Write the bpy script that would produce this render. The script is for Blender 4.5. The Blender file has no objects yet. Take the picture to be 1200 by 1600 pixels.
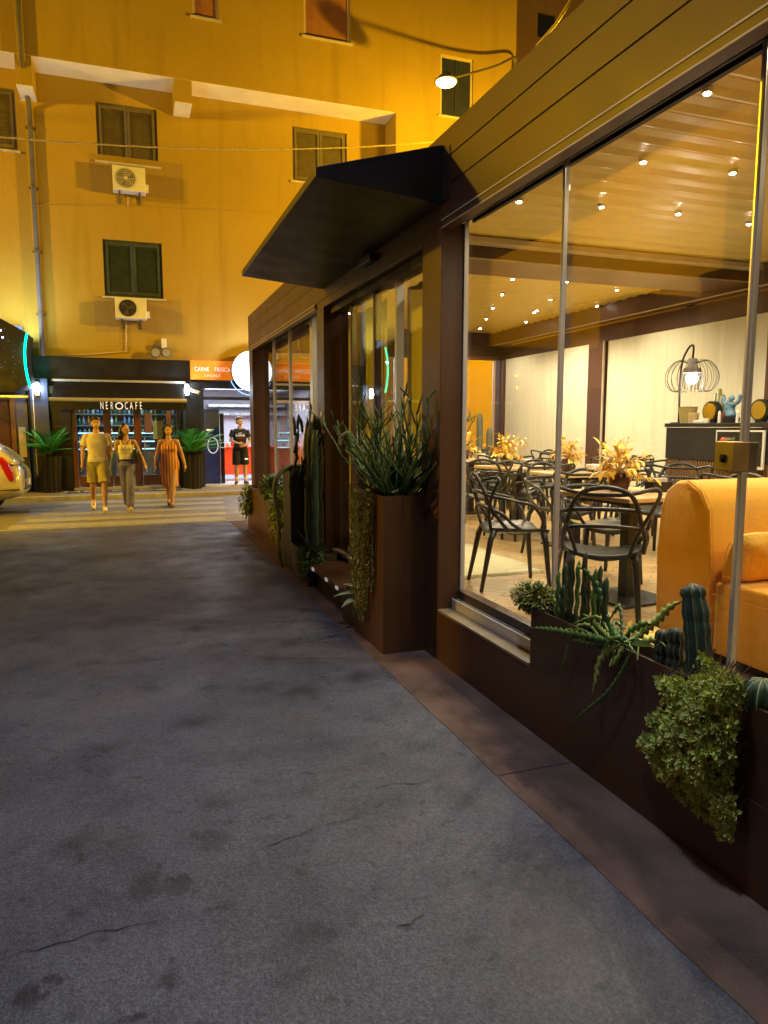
SPOT_W=80; L_VIS=120; L_LEFT=5200; L_RIGHT=6800; L_COOL=820; SKY=.02; SUN=.08; L_FILL=230
import bpy, math, random
from mathutils import Vector as V, Matrix, noise
R=math.radians; rnd=random.Random(7)
S=bpy.context.scene; COL=S.collection
# ---------------- camera and a helper that turns an image point into a point on a world plane ----------------
YAW,PIT,FL,CH=R(19.5),R(6.83),1110.0,1.6
cf=V((math.sin(YAW)*math.cos(PIT),math.cos(YAW)*math.cos(PIT),-math.sin(PIT)))
cr=V((math.cos(YAW),-math.sin(YAW),0)); cu=cr.cross(cf); C0=V((0,0,CH))
def at(x,y,X=None,Y=None,Z=None):
    d=cf+cr*((x-600)/FL)+cu*((800-y)/FL)
    t=(X-C0.x)/d.x if X is not None else (Y-C0.y)/d.y if Y is not None else (Z-C0.z)/d.z
    return C0+d*t
cam=bpy.data.cameras.new('camera'); cam.sensor_fit='VERTICAL'; cam.sensor_height=36; cam.lens=36*FL/1600
cam.clip_end=500; cam.clip_start=.05
co=bpy.data.objects.new('camera',cam); COL.objects.link(co); co.location=C0
co.rotation_euler=cf.to_track_quat('-Z','Y').to_euler(); S.camera=co
S.view_settings.view_transform='Standard'; S.view_settings.look='None'; S.view_settings.exposure=0
S.cycles.max_bounces=10; S.cycles.transparent_max_bounces=24; S.cycles.glossy_bounces=5; S.cycles.diffuse_bounces=4
S.cycles.caustics_reflective=False; S.cycles.caustics_refractive=False; S.cycles.sample_clamp_indirect=4
S.cycles.use_denoising=True

# ---------------- materials ----------------
def nt(name):
    m=bpy.data.materials.new(name); m.use_nodes=True; t=m.node_tree; return m,t,t.nodes['Principled BSDF']
def mat(name,col,rough=.6,metal=0,var=.12,scale=6,bump=0,bscale=60,spec=.5,emit=None,es=0,detail=5,stretch=None,dark=None,sheen=0):
    m,t,b=nt(name); N=t.nodes; L=t.links
    tc=N.new('ShaderNodeTexCoord'); mp=N.new('ShaderNodeMapping'); L.new(tc.outputs['Object'],mp.inputs[0])
    if stretch: mp.inputs['Scale'].default_value=stretch
    n=N.new('ShaderNodeTexNoise'); n.inputs['Scale'].default_value=scale; n.inputs['Detail'].default_value=detail; L.new(mp.outputs[0],n.inputs[0])
    cr_=N.new('ShaderNodeValToRGB'); c=V(col)
    lo=V(dark) if dark else c*(1-var); hi=c*(1+var) if not dark else c
    cr_.color_ramp.elements[0].color=(*lo,1); cr_.color_ramp.elements[1].color=(*[min(1,k) for k in hi],1)
    cr_.color_ramp.elements[0].position=.32; cr_.color_ramp.elements[1].position=.68
    L.new(n.outputs[0],cr_.inputs[0]); L.new(cr_.outputs[0],b.inputs['Base Color'])
    rg_=N.new('ShaderNodeMapRange'); rg_.inputs[1].default_value=.3; rg_.inputs[2].default_value=.7; rg_.inputs[3].default_value=max(.02,rough*.8); rg_.inputs[4].default_value=min(1,rough*1.2); L.new(n.outputs[0],rg_.inputs[0]); L.new(rg_.outputs[0],b.inputs['Roughness']); b.inputs['Metallic'].default_value=metal
    b.inputs['Specular IOR Level'].default_value=spec
    if sheen: b.inputs['Sheen Weight'].default_value=sheen
    if bump:
        n2=N.new('ShaderNodeTexNoise'); n2.inputs['Scale'].default_value=bscale; n2.inputs['Detail'].default_value=4; L.new(mp.outputs[0],n2.inputs[0])
        bp=N.new('ShaderNodeBump'); bp.inputs['Strength'].default_value=bump; bp.inputs['Distance'].default_value=.02
        L.new(n2.outputs[0],bp.inputs['Height']); L.new(bp.outputs[0],b.inputs['Normal'])
    if emit: b.inputs['Emission Color'].default_value=(*emit,1); b.inputs['Emission Strength'].default_value=es
    return m
def glass(name,ior=1.5,tint=(1,1,1),boost=1.6):
    m=bpy.data.materials.new(name); m.use_nodes=True; t=m.node_tree; N=t.nodes; L=t.links
    N.remove(N['Principled BSDF']); o=N['Material Output']
    tr=N.new('ShaderNodeBsdfTransparent'); tr.inputs[0].default_value=(*tint,1)
    gl=N.new('ShaderNodeBsdfGlossy'); gl.inputs['Roughness'].default_value=.0
    ge=N.new('ShaderNodeNewGeometry'); dt=N.new('ShaderNodeVectorMath'); dt.operation='DOT_PRODUCT'; L.new(ge.outputs['Normal'],dt.inputs[0]); L.new(ge.outputs['Incoming'],dt.inputs[1])
    ab=N.new('ShaderNodeMath'); ab.operation='ABSOLUTE'; L.new(dt.outputs['Value'],ab.inputs[0])
    iv=N.new('ShaderNodeMath'); iv.operation='SUBTRACT'; iv.inputs[0].default_value=1; L.new(ab.outputs[0],iv.inputs[1])
    fr=N.new('ShaderNodeMath'); fr.operation='POWER'; fr.inputs[1].default_value=5; L.new(iv.outputs[0],fr.inputs[0])
    mu=N.new('ShaderNodeMath'); mu.operation='MULTIPLY_ADD'; mu.inputs[1].default_value=.55*boost; mu.inputs[2].default_value=.025*boost; mu.use_clamp=True
    mx=N.new('ShaderNodeMixShader'); L.new(fr.outputs[0],mu.inputs[0]); L.new(mu.outputs[0],mx.inputs[0])
    L.new(tr.outputs[0],mx.inputs[1]); L.new(gl.outputs[0],mx.inputs[2]); L.new(mx.outputs[0],o.inputs[0]); return m
def emis(name,col,s):
    m=bpy.data.materials.new(name); m.use_nodes=True; t=m.node_tree; N=t.nodes; N.remove(N['Principled BSDF'])
    e=N.new('ShaderNodeEmission'); e.inputs[0].default_value=(*col,1); e.inputs[1].default_value=s
    t.links.new(e.outputs[0],N['Material Output'].inputs[0]); return m

STAINS=[(lambda p:(p.x,p.y,r_,k_))(at(x_,y_,Z=0)) for x_,y_,r_,k_ in ((30,1560,.075,.3),(72,1532,.03,.4),(68,1560,.03,.4),(228,1384,.11,.5),(285,1388,.07,.55),(275,1528,.06,.5),(492,1456,.085,.6),(345,1412,.06,.65),(205,1592,.04,.5),(640,1447,.035,.5),(330,1310,.09,.65),(500,1278,.03,.5),(160,1170,.08,.6),(240,1075,.1,.6),(330,1075,.1,.65),(965,1510,.02,.4),(450,1530,.07,.65),(120,1345,.05,.7))]
# asphalt: aggregate speckle, broad patches, dark oil stains
def asphalt(name,base,stains=True):
    m,t,b=nt(name); N=t.nodes; L=t.links
    tc=N.new('ShaderNodeTexCoord')
    def noi(s,d=6,r=.6):
        n=N.new('ShaderNodeTexNoise'); n.inputs['Scale'].default_value=s; n.inputs['Detail'].default_value=d; n.inputs['Roughness'].default_value=r; L.new(tc.outputs['Object'],n.inputs[0]); return n
    def ramp(src,p0,c0,p1,c1):
        r=N.new('ShaderNodeValToRGB'); e=r.color_ramp.elements; e[0].position=p0; e[1].position=p1; e[0].color=(*c0,1); e[1].color=(*c1,1); L.new(src,r.inputs[0]); return r
    def mul(a,bb,f=1):
        x=N.new('ShaderNodeMix'); x.data_type='RGBA'; x.blend_type='MULTIPLY'; x.inputs[0].default_value=f; L.new(a,x.inputs[6]); L.new(bb,x.inputs[7]); return x.outputs[2]
    c=V(base)
    patch=ramp(noi(.9,5).outputs[0],.3,c*.72,.7,c*1.2)
    vor=N.new('ShaderNodeTexVoronoi'); vor.inputs['Scale'].default_value=140; L.new(tc.outputs['Object'],vor.inputs[0])
    sp=ramp(vor.outputs['Color'],.25,(.72,.72,.72),.95,(1.32,1.32,1.3))
    sp2=ramp(noi(55,5,.75).outputs[0],.35,(.78,.78,.78),.68,(1.2,1.2,1.2))
    o=mul(mul(patch.outputs[0],sp.outputs[0]),sp2.outputs[0])
    if stains:
        w=N.new('ShaderNodeTexVoronoi'); w.inputs['Scale'].default_value=1.9; w.inputs['Randomness'].default_value=1
        wn=noi(7,4); ad=N.new('ShaderNodeMix'); ad.data_type='RGBA'; ad.blend_type='ADD'; ad.inputs[0].default_value=.22
        L.new(tc.outputs['Object'],ad.inputs[6]); L.new(wn.outputs['Color'],ad.inputs[7]); L.new(ad.outputs[2],w.inputs[0])
        st=ramp(w.outputs['Distance'],.08,(.4,.4,.42),.26,(1,1,1)); o=mul(o,st.outputs[0],.7)
        w2=N.new('ShaderNodeTexVoronoi'); w2.inputs['Scale'].default_value=7.5; L.new(ad.outputs[2],w2.inputs[0])
        st2=ramp(w2.outputs['Distance'],.09,(.4,.4,.4),.2,(1,1,1)); o=mul(o,st2.outputs[0],.7)
        for (sx,sy,sr,sk) in STAINS:
            dn=N.new('ShaderNodeVectorMath'); dn.operation='DISTANCE'; L.new(ad.outputs[2],dn.inputs[0]); dn.inputs[1].default_value=(sx+.11,sy+.11,.11)
            sr_=ramp(dn.outputs['Value'],sr*.45,(sk,sk,sk*1.02),sr,(1,1,1)); o=mul(o,sr_.outputs[0],1)
        cl=ramp(noi(3.2,6,.65).outputs[0],.36,(.66,.66,.68),.52,(1,1,1)); o=mul(o,cl.outputs[0],.8)
    L.new(o,b.inputs['Base Color']); b.inputs['Roughness'].default_value=.62; b.inputs['Specular IOR Level'].default_value=.5
    rr=ramp(noi(2,4).outputs[0],.35,(.5,.5,.5),.65,(.75,.75,.75)); L.new(rr.outputs[0],b.inputs['Roughness'])
    bp=N.new('ShaderNodeBump'); bp.inputs['Strength'].default_value=.4; bp.inputs['Distance'].default_value=.004
    L.new(vor.outputs['Distance'],bp.inputs['Height'])
    bp2=N.new('ShaderNodeBump'); bp2.inputs['Strength'].default_value=.5; bp2.inputs['Distance'].default_value=.012
    L.new(noi(30,5,.7).outputs[0],bp2.inputs['Height']); L.new(bp.outputs[0],bp2.inputs['Normal']); L.new(bp2.outputs[0],b.inputs['Normal'])
    return m
# plaster wall with streaks and patched areas
def plaster(name,base,alt):
    m,t,b=nt(name); N=t.nodes; L=t.links; tc=N.new('ShaderNodeTexCoord')
    def noi(s,d=6,st=None):
        mp=N.new('ShaderNodeMapping'); L.new(tc.outputs['Object'],mp.inputs[0])
        if st: mp.inputs['Scale'].default_value=st
        n=N.new('ShaderNodeTexNoise'); n.inputs['Scale'].default_value=s; n.inputs['Detail'].default_value=d; L.new(mp.outputs[0],n.inputs[0]); return n.outputs[0]
    def mixc(f,a,bb):
        x=N.new('ShaderNodeMix'); x.data_type='RGBA'; L.new(f,x.inputs[0])
        for k,vv in ((6,a),(7,bb)):
            if isinstance(vv,tuple): x.inputs[k].default_value=(*vv,1)
            else: L.new(vv,x.inputs[k])
        return x.outputs[2]
    def mr(s,a,bb,c=0,d=1):
        r=N.new('ShaderNodeMapRange'); r.inputs[1].default_value=a; r.inputs[2].default_value=bb; r.inputs[3].default_value=c; r.inputs[4].default_value=d; L.new(s,r.inputs[0]); return r.outputs[0]
    c=mixc(mr(noi(.35,7),.35,.65),base,alt)
    c=mixc(mr(noi(1.1,5,(3,3,.25)),.55,.8,0,.42),c,tuple(k*.6 for k in base))
    c=mixc(mr(noi(9,4),.58,.75,0,.5),c,tuple(k*.75 for k in alt))
    L.new(c,b.inputs['Base Color']); b.inputs['Roughness'].default_value=.9; b.inputs['Specular IOR Level'].default_value=.15
    bp=N.new('ShaderNodeBump'); bp.inputs['Strength'].default_value=.5; bp.inputs['Distance'].default_value=.01; L.new(noi(25,6),bp.inputs['Height']); L.new(bp.outputs[0],b.inputs['Normal'])
    return m
def planks(name,c1,c2,sx,sy,rough=.35,rot=0,gap=.004):
    m,t,b=nt(name); N=t.nodes; L=t.links; tc=N.new('ShaderNodeTexCoord'); mp=N.new('ShaderNodeMapping'); L.new(tc.outputs['Object'],mp.inputs[0]); mp.inputs['Rotation'].default_value=(0,0,rot)
    br=N.new('ShaderNodeTexBrick'); br.inputs['Scale'].default_value=1; br.inputs['Brick Width'].default_value=sx; br.inputs['Row Height'].default_value=sy
    br.inputs['Mortar Size'].default_value=gap; br.inputs['Color1'].default_value=(*c1,1); br.inputs['Color2'].default_value=(*c2,1); br.inputs['Mortar'].default_value=(*[k*.35 for k in c1],1)
    L.new(mp.outputs[0],br.inputs[0])
    n=N.new('ShaderNodeTexNoise'); n.inputs['Scale'].default_value=3; n.inputs['Detail'].default_value=6
    mp2=N.new('ShaderNodeMapping'); mp2.inputs['Scale'].default_value=(1,8,1); L.new(mp.outputs[0],mp2.inputs[0]); L.new(mp2.outputs[0],n.inputs[0])
    x=N.new('ShaderNodeMix'); x.data_type='RGBA'; x.blend_type='MULTIPLY'; x.inputs[0].default_value=.7
    r=N.new('ShaderNodeValToRGB'); r.color_ramp.elements[0].color=(.6,.55,.5,1); r.color_ramp.elements[1].color=(1.15,1.1,1.05,1); r.color_ramp.elements[0].position=.3; r.color_ramp.elements[1].position=.7
    L.new(n.outputs[0],r.inputs[0]); L.new(br.outputs[0],x.inputs[6]); L.new(r.outputs[0],x.inputs[7]); L.new(x.outputs[2],b.inputs['Base Color']); b.inputs['Roughness'].default_value=rough
    return m
M={}
M['asphalt']=asphalt('asphalt',(.108,.113,.15))
M['road']=asphalt('road_asphalt',(.17,.165,.16),False)
M['strip']=mat('red_concrete',(.15,.09,.07),.75,var=.5,scale=3,bump=.5,bscale=70,detail=9)
M['sidewalk']=planks('sidewalk_paving',(.3,.28,.25),(.24,.22,.2),.4,.2,.7,gap=.012)
M['kerb']=mat('kerb_stone',(.38,.36,.33),.8,var=.2,bump=.3)
M['paint']=mat('worn_road_paint',(.33,.32,.3),.7,scale=9,dark=(.18,.175,.17),detail=8)
M['yellow']=plaster('ochre_plaster',(.36,.245,.035),(.42,.29,.055))
M['white_pl']=mat('white_soffit_plaster',(.85,.82,.75),.9,var=.08,scale=2)
M['brownwall']=plaster('brown_plaster',(.22,.13,.07),(.27,.17,.09))
M['brown']=mat('brown_powder_coat',(.082,.035,.014),.42,var=.06,scale=1.5,bump=.06,bscale=300)
M['brown_dk']=mat('dark_brown_metal',(.05,.03,.022),.4,var=.1,scale=2)
M['black']=mat('black_metal',(.009,.008,.008),.45,var=.2,scale=3)
M['blackpl']=mat('black_plastic',(.022,.024,.027),.38,var=.1,scale=5)
M['slot']=mat('dark_slot',(.02,.014,.012),.6)
M['alu']=mat('brushed_aluminium',(.62,.6,.56),.3,.35,var=.01,scale=.4)
M['sill']=mat('beige_sill',(.26,.21,.14),.5,var=.1)
M['cream']=mat('cream_trim',(.55,.47,.36),.5,var=.08)
M['glass']=glass('window_glass',1.5,(.97,.97,.96),2.3)
M['glass2']=glass('shop_glass',1.5,(.9,.95,.96),1.6)
M['louvre']=mat('beige_louvre',(.7,.55,.14),.33,var=.04,scale=1)
M['curtain']=mat('cream_curtain',(.68,.65,.52),.85,var=.05,scale=3,stretch=(6,6,.3),bump=.3,bscale=4)
M['yel_curtain']=mat('yellow_curtain',(.88,.8,.14),.8,var=.08,scale=3,stretch=(8,8,.3))
M['floor']=planks('oak_floor',(.66,.48,.24),(.5,.36,.18),.6,.1,.35,rot=.78)
M['rug']=mat('cream_rug',(.72,.68,.48),.95,var=.15,scale=3,stretch=(1,9,1),bump=.6,bscale=90)
M['wood']=mat('oak_top',(.6,.42,.2),.35,var=.15,scale=3,stretch=(1,10,1))
M['sofa']=mat('orange_velvet',(.86,.42,.012),.8,var=.08,scale=4,bump=.15,bscale=120,sheen=.4)
M['pillow']=mat('orange_linen',(.85,.45,.04),.9,var=.12,scale=5,bump=.4,bscale=25)
M['slats']=mat('walnut_slats',(.2,.11,.05),.5,var=.2,scale=5)
M['soil']=mat('potting_soil',(.035,.025,.018),.95,var=.4,scale=30,bump=1,bscale=50)
M['shutter_g']=mat('grey_brown_shutter',(.13,.105,.075),.6,var=.15)
M['shutter_d']=mat('dark_green_shutter',(.035,.05,.045),.55,var=.15)
M['blind']=mat('orange_brown_roller_blind',(.33,.14,.05),.7,var=.1)
M['white']=mat('white_enamel',(.72,.7,.66),.45,var=.06,scale=3)
M['pipe']=mat('old_drainpipe',(.1,.085,.08),.6,var=.25,scale=3)
M['sandstone']=mat('stone_sill',(.5,.45,.38),.8,var=.15)
M['wood_door']=mat('brown_door_wood',(.16,.06,.025),.4,var=.25,scale=3,stretch=(8,8,.6))
M['navy']=mat('navy_cladding',(.03,.04,.075),.35,var=.15)
M['orange_sign']=mat('orange_sign_face',(.8,.25,.02),.5,var=.03,emit=(1,.23,.01),es=.38)
M['letters']=mat('white_letters',(.85,.85,.82),.5,emit=(1,.95,.85),es=.55)
M['redpaint']=mat('red_counter_lacquer',(.8,.09,.03),.35,var=.05)
M['tile']=planks('white_floor_tile',(.72,.73,.76),(.66,.67,.7),.6,.6,.25)
M['shopwall']=mat('pale_grey_wall',(.5,.5,.56),.6,var=.05)
M['steel']=mat('shop_steel',(.55,.6,.66),.25,1,var=.05)
M['carpaint']=mat('pearl_white_car_paint',(.6,.57,.5),.18,.1,var=.02); M['carpaint'].node_tree.nodes['Principled BSDF'].inputs['Coat Weight'].default_value=.7
M['carglass']=mat('tinted_car_glass',(.015,.015,.018),.05)
M['tyre']=mat('tyre_rubber',(.015,.015,.015),.8)
M['tail']=mat('red_tail_lamp',(.4,.012,.006),.12,emit=(1,.05,.01),es=.04)
M['red']=mat('red_plastic',(.5,.03,.02),.3)
# ---------------- geometry helpers ----------------
class MB:
    def __init__(s): s.v=[]; s.f=[]; s.mi=[]; s.cur=0
    def add(s,vs,fs):
        o=len(s.v); s.v+= [tuple(x) for x in vs]; s.f+=[tuple(i+o for i in f) for f in fs]; s.mi+=[s.cur]*len(fs); return s
    def box(s,x0,x1,y0,y1,z0,z1):
        x0,x1=min(x0,x1),max(x0,x1); y0,y1=min(y0,y1),max(y0,y1); z0,z1=min(z0,z1),max(z0,z1)
        return s.add([(x0,y0,z0),(x1,y0,z0),(x1,y1,z0),(x0,y1,z0),(x0,y0,z1),(x1,y0,z1),(x1,y1,z1),(x0,y1,z1)],
          [(3,2,1,0),(4,5,6,7),(0,1,5,4),(1,2,6,5),(2,3,7,6),(3,0,4,7)])
    def quad(s,a,b,c,d): return s.add([a,b,c,d],[(0,1,2,3)])
    def prism(s,poly,axis,a,b):
        # poly: 2-D points in the plane across axis ('x': (y,z), 'y': (x,z), 'z': (x,y))
        def mk(p,t): return (t,p[0],p[1]) if axis=='x' else (p[0],t,p[1]) if axis=='y' else (p[0],p[1],t)
        n=len(poly); vs=[mk(p,a) for p in poly]+[mk(p,b) for p in poly]
        return s.add(vs,[tuple(range(n))[::-1],tuple(range(n,2*n))]+[(i,(i+1)%n,n+(i+1)%n,n+i) for i in range(n)])
    def tube(s,pts,r,n=8,caps=True,flat=1.0):
        pts=[V(p) for p in pts]; k=len(pts); rr=r if isinstance(r,(list,tuple)) else [r]*k
        prev=None; vs=[]
        for i,p in enumerate(pts):
            t=(pts[min(i+1,k-1)]-pts[max(i-1,0)]).normalized()
            if prev is None:
                a=t.orthogonal().normalized() if abs(t.z)>.9 else t.cross(V((0,0,1))).normalized()
            else:
                a=prev-t*prev.dot(t); a=a.normalized() if a.length>1e-6 else t.orthogonal().normalized()
            prev=a; b=t.cross(a)
            for j in range(n):
                w=2*math.pi*j/n; vs.append(p+a*(math.cos(w)*rr[i])+b*(math.sin(w)*rr[i]*flat))
        fs=[(i*n+j,i*n+(j+1)%n,(i+1)*n+(j+1)%n,(i+1)*n+j) for i in range(k-1) for j in range(n)]
        if caps: fs+=[tuple(range(n))[::-1],tuple((k-1)*n+j for j in range(n))]
        return s.add(vs,fs)
    def lathe(s,prof,c=(0,0,0),n=20,axis='z',sx=1,sy=1):
        vs=[]
        for r,z in prof:
            for j in range(n):
                w=2*math.pi*j/n; p=(math.cos(w)*r*sx,math.sin(w)*r*sy,z)
                if axis=='y': p=(p[0],z,p[1])
                if axis=='x': p=(z,p[0],p[1])
                vs.append((p[0]+c[0],p[1]+c[1],p[2]+c[2]))
        k=len(prof); fs=[(i*n+j,i*n+(j+1)%n,(i+1)*n+(j+1)%n,(i+1)*n+j) for i in range(k-1) for j in range(n)]
        fs+=[tuple(range(n))[::-1],tuple((k-1)*n+j for j in range(n))]
        return s.add(vs,fs)
    def ball(s,c,r,n=14,m=8,q=None):
        r=(r,r,r) if isinstance(r,(int,float)) else r; vs=[]
        for i in range(m+1):
            a=math.pi*i/m
            for j in range(n):
                w=2*math.pi*j/n; p=V((math.sin(a)*math.cos(w)*r[0],math.sin(a)*math.sin(w)*r[1],math.cos(a)*r[2]))
                if q: p=q@p
                vs.append(V(c)+p)
        return s.add(vs,[(i*n+j,(i+1)*n+j,(i+1)*n+(j+1)%n,i*n+(j+1)%n) for i in range(m) for j in range(n)])
    def leaf(s,p,d,up,L,W,bend=.25,seg=3,fold=.15):
        p=V(p); d=V(d).normalized(); side=d.cross(V(up)); side=side.normalized() if side.length>1e-4 else d.orthogonal().normalized(); nrm=side.cross(d)
        vs=[]
        for i in range(seg+1):
            t=i/seg; w=W*math.sin(math.pi*min(1,.12+t*.88))**.8*.5 if i<seg else 0
            c=p+d*(L*t)-nrm*(bend*L*t*t)
            vs+= [c-side*w+nrm*(fold*w), c, c+side*w+nrm*(fold*w)]
        fs=[]
        for i in range(seg):
            o=i*3; fs+=[(o,o+1,o+4,o+3),(o+1,o+2,o+5,o+4)]
        return s.add(vs,fs)
    def build(s,name,m,parent=None,smooth=False,bev=0,sub=0,dbl=False):
        me=bpy.data.meshes.new(name); off=V(parent_world(parent)) if parent else V((0,0,0))
        me.from_pydata([tuple(V(v)-off) for v in s.v],[],s.f); me.update()
        ms=m if isinstance(m,list) else [m]
        for k in ms: me.materials.append(k)
        if len(ms)>1: me.polygons.foreach_set('material_index',s.mi)
        if smooth: me.polygons.foreach_set('use_smooth',[True]*len(me.polygons))
        o=bpy.data.objects.new(name,me); COL.objects.link(o)
        if parent: o.parent=parent
        if bev:
            b=o.modifiers.new('bevel','BEVEL'); b.width=bev; b.segments=2; b.limit_method='ANGLE'; b.angle_limit=R(40)
        if sub:
            b=o.modifiers.new('sub','SUBSURF'); b.levels=b.render_levels=sub
        return o
def parent_world(p):
    w=V((0,0,0))
    while p: w+=V(p.get('_home',(0,0,0))) if '_home' in p else V(p.location); p=p.parent
    return w
def thing(name,label,cat,loc=(0,0,0),group=None,rz=0):
    o=bpy.data.objects.new(name,None); COL.objects.link(o); o.empty_display_size=.1; o.location=loc; o.rotation_euler=(0,0,rz)
    o['label']=label; o['category']=cat
    if group: o['group']=group
    return o
def tag(o,label,cat,group=None):
    o['label']=label; o['category']=cat
    if group: o['group']=group
    return o
def struct(o): o['kind']='structure'; return o
def box(x0,x1,y0,y1,z0,z1): return MB().box(x0,x1,y0,y1,z0,z1)
def dup(root,loc,rz=None,label=None,group=None):
    r=root.copy(); COL.objects.link(r); r.location=loc
    if rz is not None: r.rotation_euler=(0,0,rz)
    if label: r['label']=label
    if group: r['group']=group
    for ch in list(root.children):
        c=ch.copy(); COL.objects.link(c); c.parent=r
        for g in list(ch.children):
            d=g.copy(); COL.objects.link(d); d.parent=c
    return r
def text(name,body,loc,rot,size,m,parent=None,ext=.004,sx=1,align='CENTER',space=1):
    cu_=bpy.data.curves.new(name,'FONT'); cu_.body=body; cu_.size=size; cu_.extrude=ext; cu_.align_x=align; cu_.align_y='CENTER'; cu_.space_character=space
    t=bpy.data.objects.new(name+'_tmp',cu_); COL.objects.link(t)
    dg=bpy.context.evaluated_depsgraph_get(); dg.update(); me=bpy.data.meshes.new_from_object(t.evaluated_get(dg))
    bpy.data.objects.remove(t); me.materials.clear(); me.materials.append(m)
    mx=Matrix.Translation(V(loc)-(parent_world(parent) if parent else V((0,0,0))))@rot.to_matrix().to_4x4()@Matrix.Diagonal((sx,1,1,1)); me.transform(mx)
    o=bpy.data.objects.new(name,me); COL.objects.link(o)
    if parent: o.parent=parent
    return o
from mathutils import Euler
FACE=Euler((R(90),0,0))          # reads from the -Y side
def light(kind,loc,energy,col,size=.1,rot=None,**k):
    l=bpy.data.lights.new(k.pop('name','lamp_light'),kind); l.energy=energy; l.color=col
    if kind in('POINT','SPOT'): l.shadow_soft_size=size
    if kind=='AREA': l.size=size
    for a,b in k.items(): setattr(l,a,b)
    o=bpy.data.objects.new(l.name,l); COL.objects.link(o); o.location=loc
    if rot: o.rotation_euler=rot
    return o

# ================= SETTING: ground =================
struct(box(-150,150,-60,200,-.3,-.008).build('ground',M['road']))
struct(box(-2.62,1.56,-8,12.15,-.2,0).build('alley_asphalt',M['asphalt']))
struct(box(-60,60,12.152,17.0,-.2,-.002).build('street',M['road']))
m_=MB(); q_=random.Random(6); vs=[]; ys_=[-8+i*.06 for i in range(337)]
for i,y in enumerate(ys_): e_=1.532+.012*noise.noise(V((y*1.7,0,0)))+.006*noise.noise(V((y*9,3,0))); vs+=[(e_,min(y,12.148),.003),(2.0,min(y,12.148),.003),(e_,min(y,12.148),-.2)]
m_.add(vs,[(3*i,3*i+1,3*i+4,3*i+3) for i in range(336)]+[(3*i+2,3*i,3*i+3,3*i+5) for i in range(336)]); struct(m_.build('concrete_pavement',M['strip']))
for y in (2.75,5.4,8.2,10.9): struct(box(1.54,1.93,y,y+.008,.0032,.0045).build('pavement_joint',mat('joint',(.05,.035,.03),.9)))
struct(box(-60,60,17.15,18.7,-.2,.08).build('sidewalk',M['sidewalk']))
struct(box(-60,60,17.0,17.148,-.2,.086).build('kerb',M['kerb'],bev=.01))
struct(box(2.0,60,-8,12.148,-.2,-.004).build('side_yard',M['strip']))
# worn zebra bars
for y0,y1,x0,x1 in ((12.35,12.85,-1.9,1.5),(13.15,13.62,-1.75,1.62),(14.1,14.6,-1.62,1.72),(15.05,15.55,-1.5,1.8),(16.0,16.5,-1.4,1.9)):
    struct(box(x0,x1,y0,y1,-.001,.003).build('zebra_stripe',M['paint']))
struct(box(-14,1.9,12.2,12.31,-.001,.0035).build('stop_line',M['paint']))
# cracks in the asphalt: thin raised ribbons of dark filler
def crack(pts,w,seed):
    q=random.Random(seed); out=[]; P=[at(*p,Z=.0) for p in pts]
    for a,b in zip(P[:-1],P[1:]):
        n=max(3,int((b-a).length/.04))
        for i in range(n): out.append(a.lerp(b,i/n)+V((q.uniform(-1,1),q.uniform(-1,1),0))*.011)
    out.append(P[-1]); mb=MB(); k=len(out); vs=[]
    for i,p in enumerate(out):
        t=(out[min(i+1,k-1)]-out[max(i-1,0)]).normalized(); s=V((-t.y,t.x,0)); ww=w*.55*q.uniform(.2,1.3)*min(1,4*i/k+.1,4*(k-i)/k+.1)
        vs+=[(p.x+s.x*ww,p.y+s.y*ww,.0035),(p.x-s.x*ww,p.y-s.y*ww,.0035)]
    mb.add(vs,[(2*i,2*i+1,2*i+3,2*i+2) for i in range(k-1)]); return struct(mb.build('asphalt_crack',mat('crack_filler',(.03,.03,.032),.9)))
crack([(-40,1510),(40,1488),(110,1468),(180,1452),(245,1440)],.007,1)
crack([(380,1340),(430,1318),(500,1292),(560,1276)],.004,2)
crack([(300,985),(380,975),(470,970),(512,962)],.008,3)
crack([(450,1008),(500,1000),(540,990)],.008,4)
crack([(330,1018),(440,1030),(585,1028)],.006,5)
crack([(160,1040),(255,1030)],.007,6)
crack([(575,1232),(620,1224),(662,1224)],.004,7)
crack([(100,935),(250,920),(400,905),(470,902)],.006,8)
crack([(620,1452),(640,1442),(662,1430)],.006,9)
crack([(200,880),(330,872),(430,868)],.006,10)
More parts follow.
